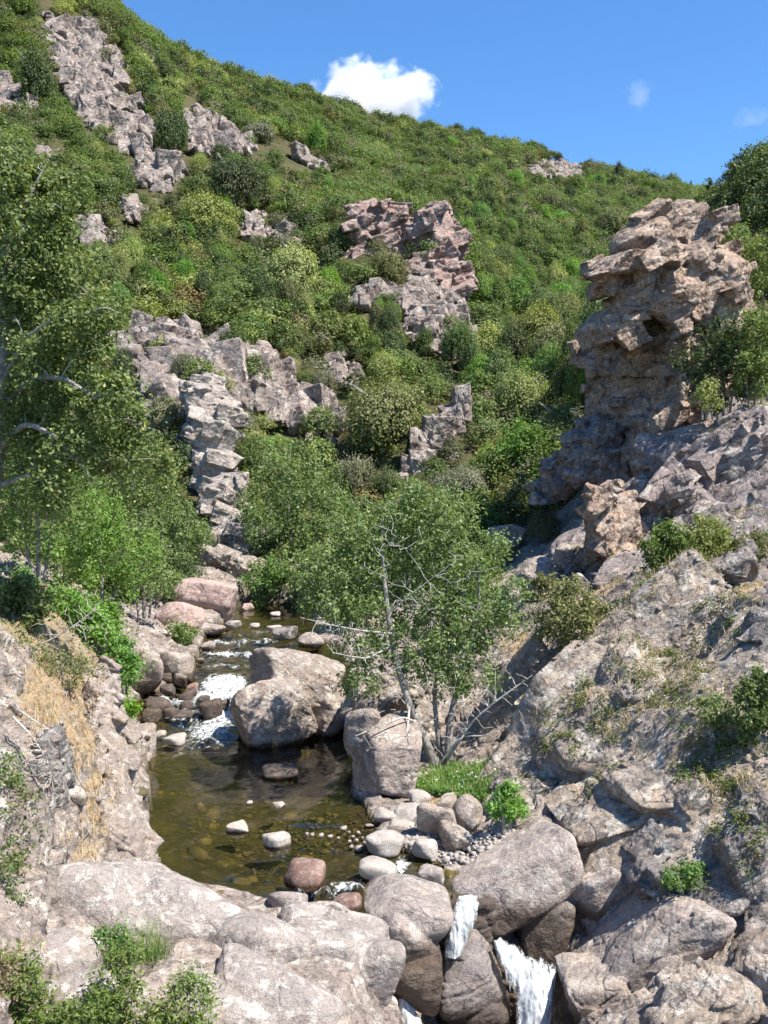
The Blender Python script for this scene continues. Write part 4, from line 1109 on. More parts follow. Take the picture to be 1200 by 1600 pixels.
LM = {
 'dark':  leaf_mat('dark_evergreen_leaves', (0.038, 0.065, 0.019), (0.078, 0.115, 0.035), (0.162, 0.189, 0.068), .22),
 'mid':   leaf_mat('mid_green_leaves', (0.088, 0.142, 0.032), (0.142, 0.203, 0.049), (0.230, 0.270, 0.095), .34),
 'olive': leaf_mat('olive_leaves', (0.115, 0.132, 0.046), (0.182, 0.189, 0.068), (0.270, 0.243, 0.108), .3),
 'grey':  leaf_mat('grey_green_leaves', (0.128, 0.142, 0.078), (0.196, 0.196, 0.115), (0.297, 0.257, 0.176), .25),
 'yellow': leaf_mat('yellow_green_leaves', (0.189, 0.236, 0.057), (0.284, 0.317, 0.095), (0.405, 0.405, 0.149), .36),
 'bright': leaf_mat('bright_green_leaves', (0.101, 0.223, 0.027), (0.169, 0.311, 0.046), (0.257, 0.378, 0.095), .42),
 'alder': leaf_mat('alder_leaves', (0.125, 0.192, 0.052), (0.190, 0.262, 0.085), (0.324, 0.392, 0.176), .40, .25),
 'oak':   leaf_mat('oak_leaves', (0.120, 0.170, 0.050), (0.185, 0.235, 0.075), (0.338, 0.365, 0.121), .34, .25),
 'brown': leaf_mat('brownish_leaves', (0.149, 0.101, 0.043), (0.196, 0.155, 0.061), (0.270, 0.176, 0.095), .25),
 'grass': leaf_mat('grass_blades', (0.135, 0.243, 0.047), (0.230, 0.338, 0.081), (0.446, 0.405, 0.162), .35, .3),
 'straw': leaf_mat('dry_straw', (0.459, 0.338, 0.162), (0.594, 0.446, 0.243), (0.338, 0.216, 0.108), .25, .3),
}
BARK = bark_mat('grey_bark', (.30, .285, .26), (.15, .135, .12))
BARKP = bark_mat('pale_lichened_bark', (.46, .45, .41), (.25, .235, .21))
BARKD = bark_mat('dark_bark', (.09, .078, .065), (.045, .04, .034))
DEADW = bark_mat('bleached_dead_wood', (.52, .47, .42), (.33, .285, .25), 2)

def crown_unit(seed, nl, per, size, rx=1, rz=1, lift=.0, spread=.2, core=.35, up=.5):
    """leaf crown of about unit radius, its foot at z = 0"""
    r = np.random.RandomState(seed)
    d = r.normal(size=(nl, 3)); d /= np.linalg.norm(d, axis=1)[:, None]
    d[:, 2] = np.where(d[:, 2] < -.35, -d[:, 2], d[:, 2])
    rr = core + (1 - core) * r.rand(nl) ** .5
    lump = 1 + .22 * np.sin(d[:, 0] * 3.1 + seed) * np.cos(d[:, 1] * 2.7 + seed * 1.7)
    C = d * (rr * lump)[:, None] * (rx, rx, rz)
    C[:, 2] += rz * .72 + lift
    V, f = leaves(C, per, spread, size, r, up, centre=np.array((0, 0, rz * .5)))
    V[:, 2] = np.maximum(V[:, 2], -.02)
    return V, f

# low scrub of the hillside: one mass nobody could count
PROT = bpy.data.collections.new('scrub_shapes')
kinds = [('mid', 1.0, 70), ('olive', .9, 60), ('grey', .8, 60), ('mid', 1.2, 80), ('dark', 1.1, 70), ('olive', .7, 50), ('brown', .75, 45), ('bright', .9, 60), ('yellow', .9, 60)]
KW = np.array([.26, .14, .11, .17, .15, .07, .05, .03, .02])
for i, (mk, h, nl) in enumerate(kinds):
    V, f = crown_unit(900 + i, int(nl * .8), 18, .15, 1.0, h * .85, 0, .13, .45)
    me_ = mesh('scrub_shape', V, f); me_.materials.append(LM[mk])
    PROT.objects.link(bpy.data.objects.new('a%02d_scrub_shape' % i, me_))

rs = np.random.RandomState(77)
RIDGE = np.array([(-300, 330), (170, 337), (240, 347), (330, 362), (480, 388), (620, 428), (740, 448), (850, 468), (1000, 483), (1110, 492), (1300, 492)])
N0 = 90000
yv = np.sqrt(rs.uniform(56 ** 2, 505 ** 2, N0)); sv = rs.uniform(-.50, .47, N0); xv = sv * yv
pxv = 600 + F * sv
keep = yv < np.interp(pxv, RIDGE[:, 0], RIDGE[:, 1]) + 10
keep &= rs.rand(N0) < np.interp(yv, [56, 120, 250, 500], [1.2, .75, .45, .30])
xv, yv = xv[keep], yv[keep]
zv = ground(xv, yv)
qx, qy = proj(np.stack((xv, yv, zv + .6), 1))
drop = np.zeros(len(xv), bool)
BLOCKED = list(from_poly) + [
 (np.array([(545,335),(600,325),(640,345),(645,325),(690,330),(715,380),(730,460),(650,455),(610,410),(545,400)]), 160),
 (np.array([(300,615),(360,640),(362,760),(385,840),(390,920),(310,920),(310,780)]), 83),
 (np.array([(632,745),(642,690),(702,605),(736,605),(738,672),(690,735)]), 93),
 (np.array([(920,330),(1150,330),(1180,640),(1240,830),(900,900),(940,700)]), 60),
]
for poly, dk in BLOCKED:
    n_ = fbm(np.column_stack((qx / 14, qy / 14, np.zeros(len(qx)))), 3, 5) * 5
    up = 1.7 * np.interp(yv, [56, 110, 250, 500], [.8, 1.25, 1.7, 2.2]) * F / yv
    sdd = np.maximum.reduce([poly_sd(np.stack((qx, qy - k * up), 1), poly) for k in (0, .5, 1.0)])
    drop |= (sdd + n_ > -2) & (np.abs(yv / dk - 1) < (.22 if dk < 100 else .27)) & (rs.rand(len(xv)) < .93)
sdw = np.full(len(xv), -99.0); m = yv < 85
sdw[m] = poly_sd(np.stack((xv[m], yv[m]), 1), RIVER); drop |= sdw > -2.0
drop |= (yv < 70) & (qx > 780) & (qy > 640)                      # the open rocky right bank
drop |= (yv < 58)
gap = fbm(np.stack((xv, yv, 0 * xv), 1) * .07, 3, 15)
drop |= (gap > .38) & (rs.rand(len(xv)) < .72)
xv, yv, zv, qx, qy = (q[~drop] for q in (xv, yv, zv, qx, qy))
n = len(xv)
fld = fbm(np.stack((xv, yv, 0 * xv), 1) * .035, 3, 25)
u = np.clip(rs.rand(n) * .85 + .075 + fld * .4, 0, .999)
ki = np.searchsorted(np.cumsum(KW), u * KW.sum() * .9999)
scl = (.5 + 1.55 * rs.rand(n) ** 2.2) * np.interp(yv, [56, 110, 250, 500], [.8, 1.25, 1.7, 2.2])
pm = bpy.data.meshes.new('scrub')
pm.vertices.add(n); pm.vertices.foreach_set('co', np.stack((xv, yv, zv - .25), 1).astype(np.float32).ravel())
for nm, ty, val in (('kind_i', 'INT', ki.astype(np.int32)), ('size_f', 'FLOAT', scl.astype(np.float32)), ('turn_f', 'FLOAT', (rs.rand(n) * 6.28).astype(np.float32))):
    pm.attributes.new(nm, ty, 'POINT').data.foreach_set('value', val)
so = link('hillside_scrub', pm)
tag(so, 'dense low maquis scrub covering the hillsides', 'scrub', None, 'stuff')
ng = bpy.data.node_groups.new('scatter', 'GeometryNodeTree')
ng.interface.new_socket('Geometry', in_out='INPUT', socket_type='NodeSocketGeometry')
ng.interface.new_socket('Geometry', in_out='OUTPUT', socket_type='NodeSocketGeometry')
gi, go = ng.nodes.new('NodeGroupInput'), ng.nodes.new('NodeGroupOutput')
ci = ng.nodes.new('GeometryNodeCollectionInfo'); ci.inputs['Collection'].default_value = PROT
ci.inputs['Separate Children'].default_value = True; ci.inputs['Reset Children'].default_value = True
iop = ng.nodes.new('GeometryNodeInstanceOnPoints'); iop.inputs['Pick Instance'].default_value = True
def nat(nm, ty):
    a_ = ng.nodes.new('GeometryNodeInputNamedAttribute'); a_.data_type = ty; a_.inputs['Name'].default_value = nm
    return a_.outputs[0]
cx = ng.nodes.new('ShaderNodeCombineXYZ')
ng.links.new(nat('turn_f', 'FLOAT'), cx.inputs[2])
ng.links.new(gi.outputs[0], iop.inputs['Points']); ng.links.new(ci.outputs[0], iop.inputs['Instance'])
ng.links.new(nat('kind_i', 'INT'), iop.inputs['Instance Index']); ng.links.new(nat('size_f', 'FLOAT'), iop.inputs['Scale'])
ng.links.new(cx.outputs[0], iop.inputs['Rotation']); ng.links.new(iop.outputs[0], go.inputs[0])
so.modifiers.new('scatter', 'NODES').node_group = ng

# single trees and bushes that stand out on the slopes
_HT = {}
def hill_shape(mk, form, seed):
    k = (mk, form, seed)
    if k not in _HT:
        rx, rz, nl = {'round': (1, 1.0, 210), 'tall': (.8, 1.3, 210), 'cone': (.7, 1.5, 190), 'low': (1.1, .62, 170)}[form]
        V, f = crown_unit(500 + seed * 13, nl, 44, .082, rx, rz * .72, .06 if form != 'low' else 0, .095, .45, .5)
        if form == 'cone': V[:, :2] *= (1.25 - .75 * np.clip(V[:, 2:3] / V[:, 2].max(), 0, 1))
        V /= (V[:, :2].max(), V[:, :2].max(), V[:, 2].max())     # unit half-width, unit height
        c = mesh('crown', V, f); c.materials.append(LM[mk])
        T = Tubes(); r = np.random.RandomState(seed)
        T.add([(0, 0, -.1), (.02, .02, .2), (-.03, .02, .5), (.02, 0, .75)], [.06, .05, .035, .01])
        for q in range(6):
            a = r.rand() * 6.28; z = .2 + .4 * r.rand()
            T.add([(0, 0, z), (.3 * math.cos(a), .3 * math.sin(a), z + .12), (.62 * math.cos(a), .62 * math.sin(a), z + .26)], [.03, .02, .006], 5)
        tm = T.mesh('trunk'); tm.materials.append(BARK)
        _HT[k] = (c, tm)
    return _HT[k]

def hill_tree(px, base, w, h, mk, form, label, name='hill_tree', cat='tree', group=None, seed=1, parts=True, rot=0.0, q=None):
    if q is None: q = hit(px, base, 56.0)[0]
    c, tm = hill_shape(mk, form, seed)
    sw, sh = w * q[1] / F / 2, h * q[1] / F
    if parts:
        e = empty(name, q - (0, 0, .2)); e.scale = (sw, sw, sh); e.rotation_euler = (0, 0, rot)
        tag(e, label, cat, group)
        link('crown', c, None, e); link('trunk', tm, None, e)
        return e
    o = link(name, c, None, None, q - (0, 0, .2)); o.scale = (sw, sw, sh); o.rotation_euler = (0, 0, rot)
    return tag(o, label, cat, group)

HT = [
 (268,250,72,98,'dark','round','dark round evergreen standing on the long pale cliff'),
 (366,332,100,116,'dark','round','largest dark evergreen tree, in the middle of the rock band'),
 (322,376,106,92,'yellow','round','yellow green rounded tree under the largest dark evergreen'),
 (58,176,92,116,'dark','tall','tall dark green tree left of the long pale cliff'),
 (455,478,118,118,'yellow','round','wide yellow green tree above the weathered outcrop'),
 (605,442,92,66,'olive','low','brownish olive bush growing on the red spur'),
 (955,380,74,66,'olive','round','dark olive rounded bush left of the crag top'),
 (402,224,62,46,'grey','low','grey green bush above the upper rock band'),
 (494,246,44,64,'bright','tall','fresh green upright tree right of the upper rock band'),
 (448,212,50,50,'mid','round','light green tree among scrub above the upper rock band'),
 (346,436,52,62,'bright','tall','bright green slender tree below the yellow green tree'),
 (598,706,150,132,'olive','round','big olive brown tree between weathered outcrop and pinnacles'),
 (818,668,128,112,'yellow','round','pale yellow olive tree above the bright green bush'),
 (900,640,90,110,'olive','tall','olive tree pressed against the left side of the crag'),
 (398,766,76,104,'mid','tall','dense green bush hugging the right side of the grey pillar'),
 (286,604,66,66,'grey','round','grey bush in the middle of the weathered outcrop'),
 (262,676,80,72,'grey','round','grey twiggy bush at the lower left of the weathered outcrop'),
 (378,676,66,54,'grey','low','grey bush right of the grey pillar top'),
 (505,612,58,48,'grey','low','grey olive bush at the right of the weathered outcrop'),
 (1050,300,38,38,'mid','round','rounded tree on the skyline left of the dark oak'),
 (968,292,36,46,'dark','cone','pointed dark tree on the skyline above the crag'),
 (936,306,36,40,'bright','tall','light green tree just under the skyline near the pointed one'),
 (1079,304,12,24,'dark','cone','thin small tree alone on the skyline'),
 (900,318,40,52,'mid','tall','two toned tree below the scree patch'),
 (848,240,14,12,'dark','round','tiny dark tree standing alone on the skyline'),
 (770,600,76,60,'olive','low','dull olive bush in the gap behind the pinnacles'),
 (590,252,40,38,'yellow','round','paler tree high on the middle slope'),
 (730,800,110,90,'grey','round','greyish olive bush behind the crown of the centre tree'),
 (690,830,90,80,'olive','low','olive scrub bush directly behind the leaning tree top'),
 (555,770,90,80,'grey','low','bush with grey twigs above the river bend'),
 (655,790,70,60,'olive','low','olive bush at the foot of the pinnacles'),
 (700,775,76,60,'grey','low','grey green bush right of the foot of the pinnacles'),
 (605,775,70,56,'mid','low','green bush left of the foot of the pinnacles'),
 (870,790,70,60,'dark','low','dark bush in the shadowed gully below the crag'),
 (850,850,70,70,'olive','round','brown green bush on the rocks in the shadowed gully'),
 (870,690,90,80,'olive','low','dull bush below the pale yellow olive tree'),
]
for i, (px, by, w, h, mk, form, lab) in enumerate(HT):
    hill_tree(px, by, w, h, mk, form, lab, 'hill_bush' if 'bush' in lab else 'hill_tree', 'bush' if 'bush' in lab else 'tree', None, i % 6, True, i * 1.3)

rs = np.random.RandomState(9)
cand = []
while len(cand) < 210:
    px = rs.uniform(150, 1030); by = rs.uniform(110, 640)
    rid = np.interp(px, [170, 240, 330, 480, 620, 740, 850, 1000, 1110], [4, 66, 106, 152, 192, 217, 240, 282, 304])
    if by < rid + 14: continue
    q = hit(px, by, 56.0)[0]
    if q[1] < 78 or q[1] > 460: continue
    if any(poly_sd(np.array([[px, by]]), p_)[0] > -12 and abs(q[1] / dk - 1) < .3 for p_, dk in BLOCKED): continue
    if any((px - c[0]) ** 2 + (by - c[1]) ** 2 < 20 ** 2 for c in cand): continue
    right = px > 690
    if not right and rs.rand() < .55: continue
    cand.append((px, by, q, right))
for i, (px, by, q, right) in enumerate(cand):
    mk = rs.choice(['bright', 'mid', 'yellow', 'dark', 'olive'], p=[.36, .26, .2, .08, .10] if right else [.2, .3, .14, .22, .14])
    form = rs.choice(['tall', 'round', 'cone'], p=[.5, .3, .2])
    hm = rs.uniform(5, 10.5) if right else rs.uniform(3.5, 6.5); wm = hm * rs.uniform(.55, .95)
    lab = {'bright': 'small fresh green tree rising from the scrub of the far slope', 'mid': 'small mid green tree rising from the scrub of the far slope', 'yellow': 'small yellowish green tree rising from the scrub of the far slope',
           'dark': 'small dark green tree rising from the scrub of the far slope', 'olive': 'small dull olive tree rising from the scrub of the far slope'}[mk]
    hill_tree(px, by, wm * F / q[1], hm * F / q[1], mk, form, lab, 'hill_tree', 'tree', mk + ' trees on the far slope', int(rs.randint(6)), False, rs.rand() * 6, q)
sk = [(200,32),(225,58),(262,82),(300,98),(322,108),(372,122),(398,128),(432,140),(520,166),(560,178),(618,194),(655,204),(700,210),(722,216),(760,222),(790,230),(806,234),(870,246),(905,256),(925,262),(1010,286),(1030,290)]
for i, (px, by) in enumerate(sk):
    dk = np.interp(px, RIDGE[:, 0], RIDGE[:, 1]) - 6
    q = np.array([(px - 600) / F * dk, dk, 0.0]); q[2] = float(ground(q[0], q[1]))
    hm = rs.uniform(3.5, 6.5)
    hill_tree(px, by, hm * .8 * F / dk, hm * F / dk, rs.choice(['dark', 'mid']), rs.choice(['round', 'cone', 'tall']), 'small tree breaking the skyline of the mountain', 'skyline_tree', 'tree', 'small trees along the skyline', i % 6, False, i * 2.1, q)

# ---- near trees with trunks, limbs and leaf sprays
def tree(name, label, d, base, trunks, lobes, leafm, barkm, leaf=.11, per=60, spread=.28, seed=1, twig=.011, limb=.05, cat='tree', group=None, up=.35, bare=0, wob=.1, droop=0.0, barkb=None, asp=.55):
    """trunks: lists of (px, py, depth offset, radius); lobes: (px, py, rx, ry, depth offset, depth radius, sprays)"""
    rng = np.random.RandomState(seed)
    B0 = np.array(base, float)
    sk, skr = [], []
    T = Tubes(); Bt = Tubes()
    for tr in trunks:
        tr = np.array(tr, float)
        pts = np.stack([W(a, b, d + c) for a, b, c, _ in tr]); s = np.linspace(0, 1, len(tr)); ss_ = np.linspace(0, 1, len(tr) * 5)
        p = np.stack([np.interp(ss_, s, pts[:, k]) for k in range(3)], 1); r = np.interp(ss_, s, tr[:, 3])
        for _ in range(2): p[1:-1] = .25 * p[:-2] + .5 * p[1:-1] + .25 * p[2:]
        T.add(p - B0, r, 9)
        sk.append(p); skr.append(r)
    sk = np.concatenate(sk); skr = np.concatenate(skr)
    C = []
    for px, py, rx, ry, do, rd, n in lobes:
        e = rng.normal(size=(n, 3)); e /= np.linalg.norm(e, axis=1)[:, None]; e *= (rng.rand(n) ** .4)[:, None]
        for q in e: C.append(W(px + q[0] * rx, py + q[1] * ry, d + do + q[2] * rd))
    C = np.array(C)
    dist = np.array([np.min(((sk - c) ** 2).sum(1)) for c in C])
    order = np.argsort(dist)
    nb = 0
    for i in order:
        c = C[i]
        v = c - sk; L = np.sqrt((v ** 2).sum(1))
        cost = L * (1 + .5 * np.clip(-v[:, 2] / (L + 1e-6), 0, 1)) + .25 * (skr < .01)
        k = int(np.argmin(cost)); a = sk[k]; L0 = L[k]
        if L0 < .05: continue
        m = max(4, int(L0 / .22) + 2)
        t_ = np.linspace(0, 1, m)[:, None]
        p = a + (c - a) * t_
        p[:, 2] += .10 * L0 * np.sin(np.pi * t_[:, 0]) * rng.uniform(-.4, 1)
        jit = rng.normal(size=(m, 3)) * wob * min(L0, 1.2) * .5; jit[0] = 0
        p += np.cumsum(jit, 0) * .5
        r0 = min(skr[k] * .72, twig * .6 + limb * min(L0 / 3.0, 1) ** 1.2)
        r = np.linspace(max(r0, twig * .5), twig * .42, m)
        Bt.add(p - B0, r, 5); nb += 1
        sk = np.concatenate((sk, p[1:])); skr = np.concatenate((skr, r[1:])); C[i] = p[-1]
    e = empty(name, B0); tag(e, label, cat, group)
    link('trunk', T.mesh('trunk'), barkm, e)
    if nb: link('branches', Bt.mesh('branches'), barkb or barkm, e)
    Lc = C if not bare else C[rng.rand(len(C)) > bare]
    if per:
        V, f = leaves(Lc - B0, per, spread, leaf, rng, up, asp, droop=droop)
        link('crown', mesh('crown', V, f), leafm, e)
    return e

# the bare-limbed tree in the middle
dT = 32.2
bt = W(690, 1216, dT)
tree('riverside_tree', 'leaning tree with bare grey lower limbs in the middle of the gorge', dT, bt,
     [[(688,1222,0,.17),(672,1175,0,.15),(652,1130,-.1,.13),(634,1085,-.1,.115),(624,1050,0,.105),(614,1010,.1,.095),(606,960,.1,.085),(600,905,.2,.07),(596,850,.3,.05),(600,790,.3,.02)],
      [(704,1220,.2,.16),(700,1170,.2,.14),(704,1120,.3,.11),(716,1070,.4,.09),(738,1000,.5,.07),(750,930,.6,.05),(742,860,.6,.02)],
      [(696,1220,.3,.11),(684,1150,.4,.09),(678,1090,.5,.07),(690,1000,.6,.05),(700,900,.8,.03)],
      [(632,1078,0,.05),(640,1120,-.4,.035),(636,1160,-.6,.02),(618,1190,-.7,.008)]],
     [(610,850,74,62,0.9,1.4,60),(675,845,74,66,1.1,1.5,66),(722,865,46,70,0.7,1.4,46),(558,880,54,52,0.7,1.2,40),(515,925,46,44,0.0,1.2,40),(560,950,54,46,0.6,1.3,44),
      (670,930,76,64,0.9,1.4,60),(735,950,50,64,0.6,1.3,44),(785,970,34,44,0.7,1.0,22),(640,1000,66,46,0.6,1.3,44),(578,1015,48,34,0.4,1.0,26),(560,1070,36,20,0.1,.8,12),(705,1010,56,46,0.5,1.2,40),(620,795,64,36,1.1,1.2,34),(692,790,54,34,0.6,1.2,30),(505,890,30,28,0.3,1,14),(740,1050,46,34,.6,1,20),(700,1060,50,30,.4,.9,18),(476,945,28,14,.2,.8,8),(806,925,24,36,.5,.8,10),(772,850,24,26,.5,.8,8),(640,768,26,16,.4,.8,8),(545,830,26,22,.3,.8,8),(660,1045,40,24,.2,.8,14)],
     LM['alder'], BARK, .125, 54, .15, 21, .016, .06, wob=.16, barkb=BARKP)
# its dead lower branches
tree('dead_branches', 'tangle of leafless grey branches reaching out low beside the leaning tree', dT, bt,
     [[(700,1185,-.2,.05),(740,1125,-.6,.04),(780,1092,-.8,.03),(832,1055,-.9,.014)],[(652,1130,-.3,.045),(630,1120,-1.2,.036),(590,1135,-1.9,.028),(556,1150,-2.2,.012)],[(612,990,-.1,.04),(560,985,-.6,.03),(510,975,-.8,.022),(470,965,-.9,.01)],[(612,1010,-.1,.035),(570,1030,-.7,.025),(520,1020,-.9,.014)],
      [(640,1105,-.2,.04),(636,1140,-1.4,.03),(630,1175,-2.0,.02),(612,1200,-2.2,.01)],[(690,1190,-.2,.04),(720,1150,-.4,.03),(760,1150,-.5,.02),(800,1130,-.6,.01)],[(606,960,-.2,.035),(640,930,-.8,.025),(680,900,-1.0,.012)]],
     [(745,1110,64,56,-.6,.6,44),(600,1145,54,44,-2.0,.4,50),(525,985,64,28,-.7,.8,44),(640,1050,60,40,-.5,.7,36),(720,1060,60,50,-.3,.7,40),(560,1015,54,34,-.7,.6,30),(700,1130,50,50,-.3,.5,34),(650,940,60,60,-1.0,.5,26),(800,1080,40,40,-.8,.4,18),(620,860,64,66,-1.1,.4,34),(725,900,50,66,-.9,.4,24)],
     LM['alder'], BARKP, .1, 0, .2, 22, 0.018, .05, 'branches', wob=.22)

# big oak at the left edge
dO = 31.0
tree('oak', 'big old tree with twisted pale lichened limbs at the left edge', dO, W(-40, 1000, dO),
     [[(-40,1010,0,.36),(-25,850,0,.32),(-5,700,0,.28),(5,600,0,.25),(8,500,-.2,.22),(0,430,-.3,.18),(20,360,-.4,.12),(50,300,-.4,.06),(70,260,-.4,.02)],
      [(5,600,0,.12),(40,530,-1.4,.09),(90,495,-2.2,.075),(130,492,-2.5,.055),(165,480,-2.6,.035),(188,490,-2.6,.014)],
      [(2,640,0,.11),(50,590,-1.6,.08),(100,590,-2.3,.065),(150,622,-2.6,.05),(195,610,-2.7,.035),(225,618,-2.8,.014)],
      [(8,470,0,.13),(40,430,.3,.10),(70,395,.4,.07),(110,380,.4,.045),(140,350,.4,.02)],
      [(0,700,0,.11),(40,660,-1.6,.08),(85,680,-2.3,.06),(120,720,-2.6,.045),(140,745,-2.6,.015)],
      [(0,760,0,.1),(50,740,-1.5,.06),(90,770,-2.0,.045),(105,800,-2.2,.015)]],
     [(20,300,70,60,0,1.6,60),(70,340,60,54,-.2,1.6,50),(110,310,34,36,-.2,1.2,18),(30,400,80,60,-.2,1.8,60),(100,420,60,50,-.3,1.6,34),(40,490,80,60,-.3,1.8,54),(120,530,60,44,-.8,1.4,34),(60,600,80,60,-.5,1.8,60),
      (150,620,50,40,-1.2,1.2,26),(60,690,80,60,-.5,1.6,56),(140,690,60,50,-1,1.4,34),(190,660,34,36,-1.2,1.0,14),(10,240,30,30,0,1,10),(200,720,60,40,-1,1.2,24),(150,480,36,18,-1.2,.8,10),(130,500,64,24,-2.4,.6,16),(165,610,60,22,-2.6,.6,16),(110,700,50,30,-2.4,.6,14),(70,560,50,40,-2.0,.6,14),(80,770,40,30,-2.1,.6,12)],
     LM['oak'], BARK, .14, 96, .18, 31, .016, .055, wob=.2, barkb=BARKP, bare=.14)

# leafy trees on the left bank below the oak
def sapling(px, base, top, w, label, leafm, seed, n=70, d=None, name='sapling', leaf=.11, per=56, bark=BARK, push=0.0, spread=.3, group=None, cat='tree', lean=0):
    q = hit(px, base)[0] if d is None else W(px, base, d)
    dd = q[1] + push
    h = base - top
    tr = [[(px, base + 6, 0, .09), (px + lean * .3, base - h * .35, 0, .07), (px + lean * .7 - 6, base - h * .7, .1, .04), (px + lean, top + h * .05, .1, .012)],
          [(px + 8, base + 6, .2, .06), (px + w * .12, base - h * .4, .3, .045), (px + w * .22, base - h * .75, .3, .012)],
          [(px - 8, base + 6, -.2, .06), (px - w * .14, base - h * .4, -.2, .045), (px - w * .24, base - h * .72, -.3, .012)]]
    m = w * dd / F * .42
    lb = [(px + lean * .8, top + h * .24, w * .30, h * .23, 0, m, int(n * .3)), (px + w * .2, top + h * .46, w * .32, h * .24, .1, m, int(n * .26)), (px - w * .2, top + h * .46, w * .32, h * .24, -.1, m, int(n * .26)), (px, top + h * .68, w * .42, h * .2, 0, m, int(n * .2))]
    return tree(name, label, dd, W(px, base, dd), tr, lb, leafm, bark, leaf * 1.35, int(per * 1.15), spread * .56, seed, .010, .04, cat, group, wob=.12)
sapling(60, 905, 655, 200, 'leafy bright green tree at the left edge under the oak', LM['bright'], 41, 150, 38, spread=.34)
sapling(160, 985, 760, 190, 'bright green tree leaning over the bank beside the pink boulders', LM['bright'], 42, 150, 42, spread=.34)
sapling(225, 960, 800, 130, 'lighter green tree at the water edge left of the pink boulders', LM['alder'], 43, 90, 50, spread=.36)
sapling(60, 840, 420, 210, 'dark green tree standing behind the old lichened tree', LM['dark'], 505, 190, 46, spread=.42, leaf=.13, bark=BARKD)
sapling(120, 830, 690, 150, 'mid green tree showing between the oak limbs', LM['mid'], 44, 90, 52, spread=.36)
sapling(230, 840, 690, 120, 'olive green tree on the slope left of the grey pillar', LM['oak'], 45, 80, 66, spread=.42, leaf=.14)
sapling(275, 905, 775, 100, 'airy green tree with a pale stem left of the pillar foot', LM['alder'], 46, 70, 64, bark=BARKP, spread=.4, leaf=.14)
sapling(120, 1040, 920, 110, 'green shrub spreading over the head of the rock rib', LM['bright'], 47, 60, 36.5, name='shrub', cat='shrub')
sapling(190, 1080, 985, 70, 'low leafy shrub hanging over the left bank boulders', LM['bright'], 48, 36, 37.5, name='shrub', cat='shrub', spread=.22)
sapling(186, 1140, 1085, 60, 'small green shrub by the water under the rock rib', LM['bright'], 49, 26, 36, name='shrub', cat='shrub', spread=.2)
sapling(280, 1020, 965, 60, 'small grey green shrub between the boulders of the left bank', LM['alder'], 50, 26, 50, name='shrub', cat='shrub', spread=.25)
sapling(30, 985, 890, 110, 'bright green bush spilling over the left bank above the dry earth', LM['bright'], 501, 70, 34, name='shrub', cat='shrub', spread=.26)
sapling(100, 1000, 920, 110, 'leafy bush over the left bank between dry earth and rock rib', LM['alder'], 502, 60, 37, name='shrub', cat='shrub', spread=.26)
sapling(160, 1020, 930, 90, 'leafy bush hanging down to the bank boulders', LM['bright'], 503, 56, 40, name='shrub', cat='shrub', spread=.28)
sapling(15, 1000, 895, 130, 'broad leafy shrub covering the top of the earth bank at the left edge', LM['mid'], 504, 80, 30.5, name='shrub', cat='shrub', spread=.24)
sapling(345, 978, 950, 50, 'tuft of bright green leaves beneath the large pink boulder', LM['bright'], 51, 18, 62, name='shrub', cat='shrub', spread=.24)
# across the far pool
sapling(455, 945, 680, 180, 'tall airy tree with a pale trunk behind the far pool', LM['alder'], 61, 150, 72, leaf=.16, spread=.5, bark=BARKP)
sapling(520, 930, 760, 130, 'green tree right of the far pool, partly behind the leaning tree', LM['alder'], 62, 100, 70, leaf=.16, spread=.48)
sapling(418, 952, 872, 110, 'dark green bush with bright tips over the far pool', LM['bright'], 63, 80, 66.6, name='shrub', cat='shrub', leaf=.15, spread=.36)
sapling(395, 880, 790, 90, 'light green leafy sapling at the pillar foot', LM['alder'], 64, 50, 76, leaf=.16, spread=.45)
sapling(640, 930, 770, 180, 'green tree behind the top of the leaning tree', LM['mid'], 65, 120, 60, leaf=.15, spread=.45)
sapling(500, 860, 720, 110, 'twiggy green tree above the river bend', LM['mid'], 66, 70, 80, leaf=.17, spread=.5)
sapling(815, 775, 655, 130, 'vivid green bush below the pale yellow olive tree', LM['bright'], 67, 120, 80, leaf=.19, spread=.5, name='shrub', cat='shrub')

sapling(495, 960, 840, 120, 'green tree overhanging the right end of the far pool', LM['alder'], 68, 90, 64.5, leaf=.15, spread=.4)
sapling(318, 948, 890, 50, 'small green bush squeezed between pink boulder and cliff foot', LM['mid'], 69, 30, 66.8, leaf=.14, spread=.34, name='shrub', cat='shrub')
sapling(560, 985, 880, 110, 'shaded green bush behind the leaning tree by the water', LM['mid'], 70, 70, 56, leaf=.13, spread=.36, name='shrub', cat='shrub')
sapling(745, 1010, 880, 110, 'green bush filling the bank right behind the leaning tree', LM['alder'], 701, 70, 46, leaf=.11, spread=.3, name='shrub', cat='shrub')
# right hand side
sapling(1165, 400, 232, 120, 'dark oak rising above the skyline at the right edge', LM['dark'], 71, 130, 78, leaf=.19, spread=.45, lean=10, bark=BARKD)
sapling(1235, 420, 240, 140, 'dark oak cut off by the right edge of the view', LM['dark'], 72, 110, 74, leaf=.19, spread=.5, bark=BARKD)
sapling(1135, 475, 335, 110, 'olive tree right of the crag top', LM['oak'], 73, 90, 66, leaf=.15, spread=.42)
sapling(1205, 500, 350, 110, 'olive tree at the right edge beside the crag', LM['oak'], 74, 80, 64, leaf=.15, spread=.42)
sapling(1130, 655, 490, 150, 'dark leafy tree in front of the right foot of the crag', LM['dark'], 75, 130, 55, leaf=.14, spread=.38)
sapling(1180, 640, 470, 120, 'green bush at the right edge beneath the olive trees', LM['mid'], 76, 90, 54, leaf=.14, spread=.36)
sapling(1105, 650, 590, 50, 'small yellow green bush in front of the dark leafy tree', LM['yellow'], 77, 26, 53, leaf=.12, spread=.24, name='shrub', cat='shrub')
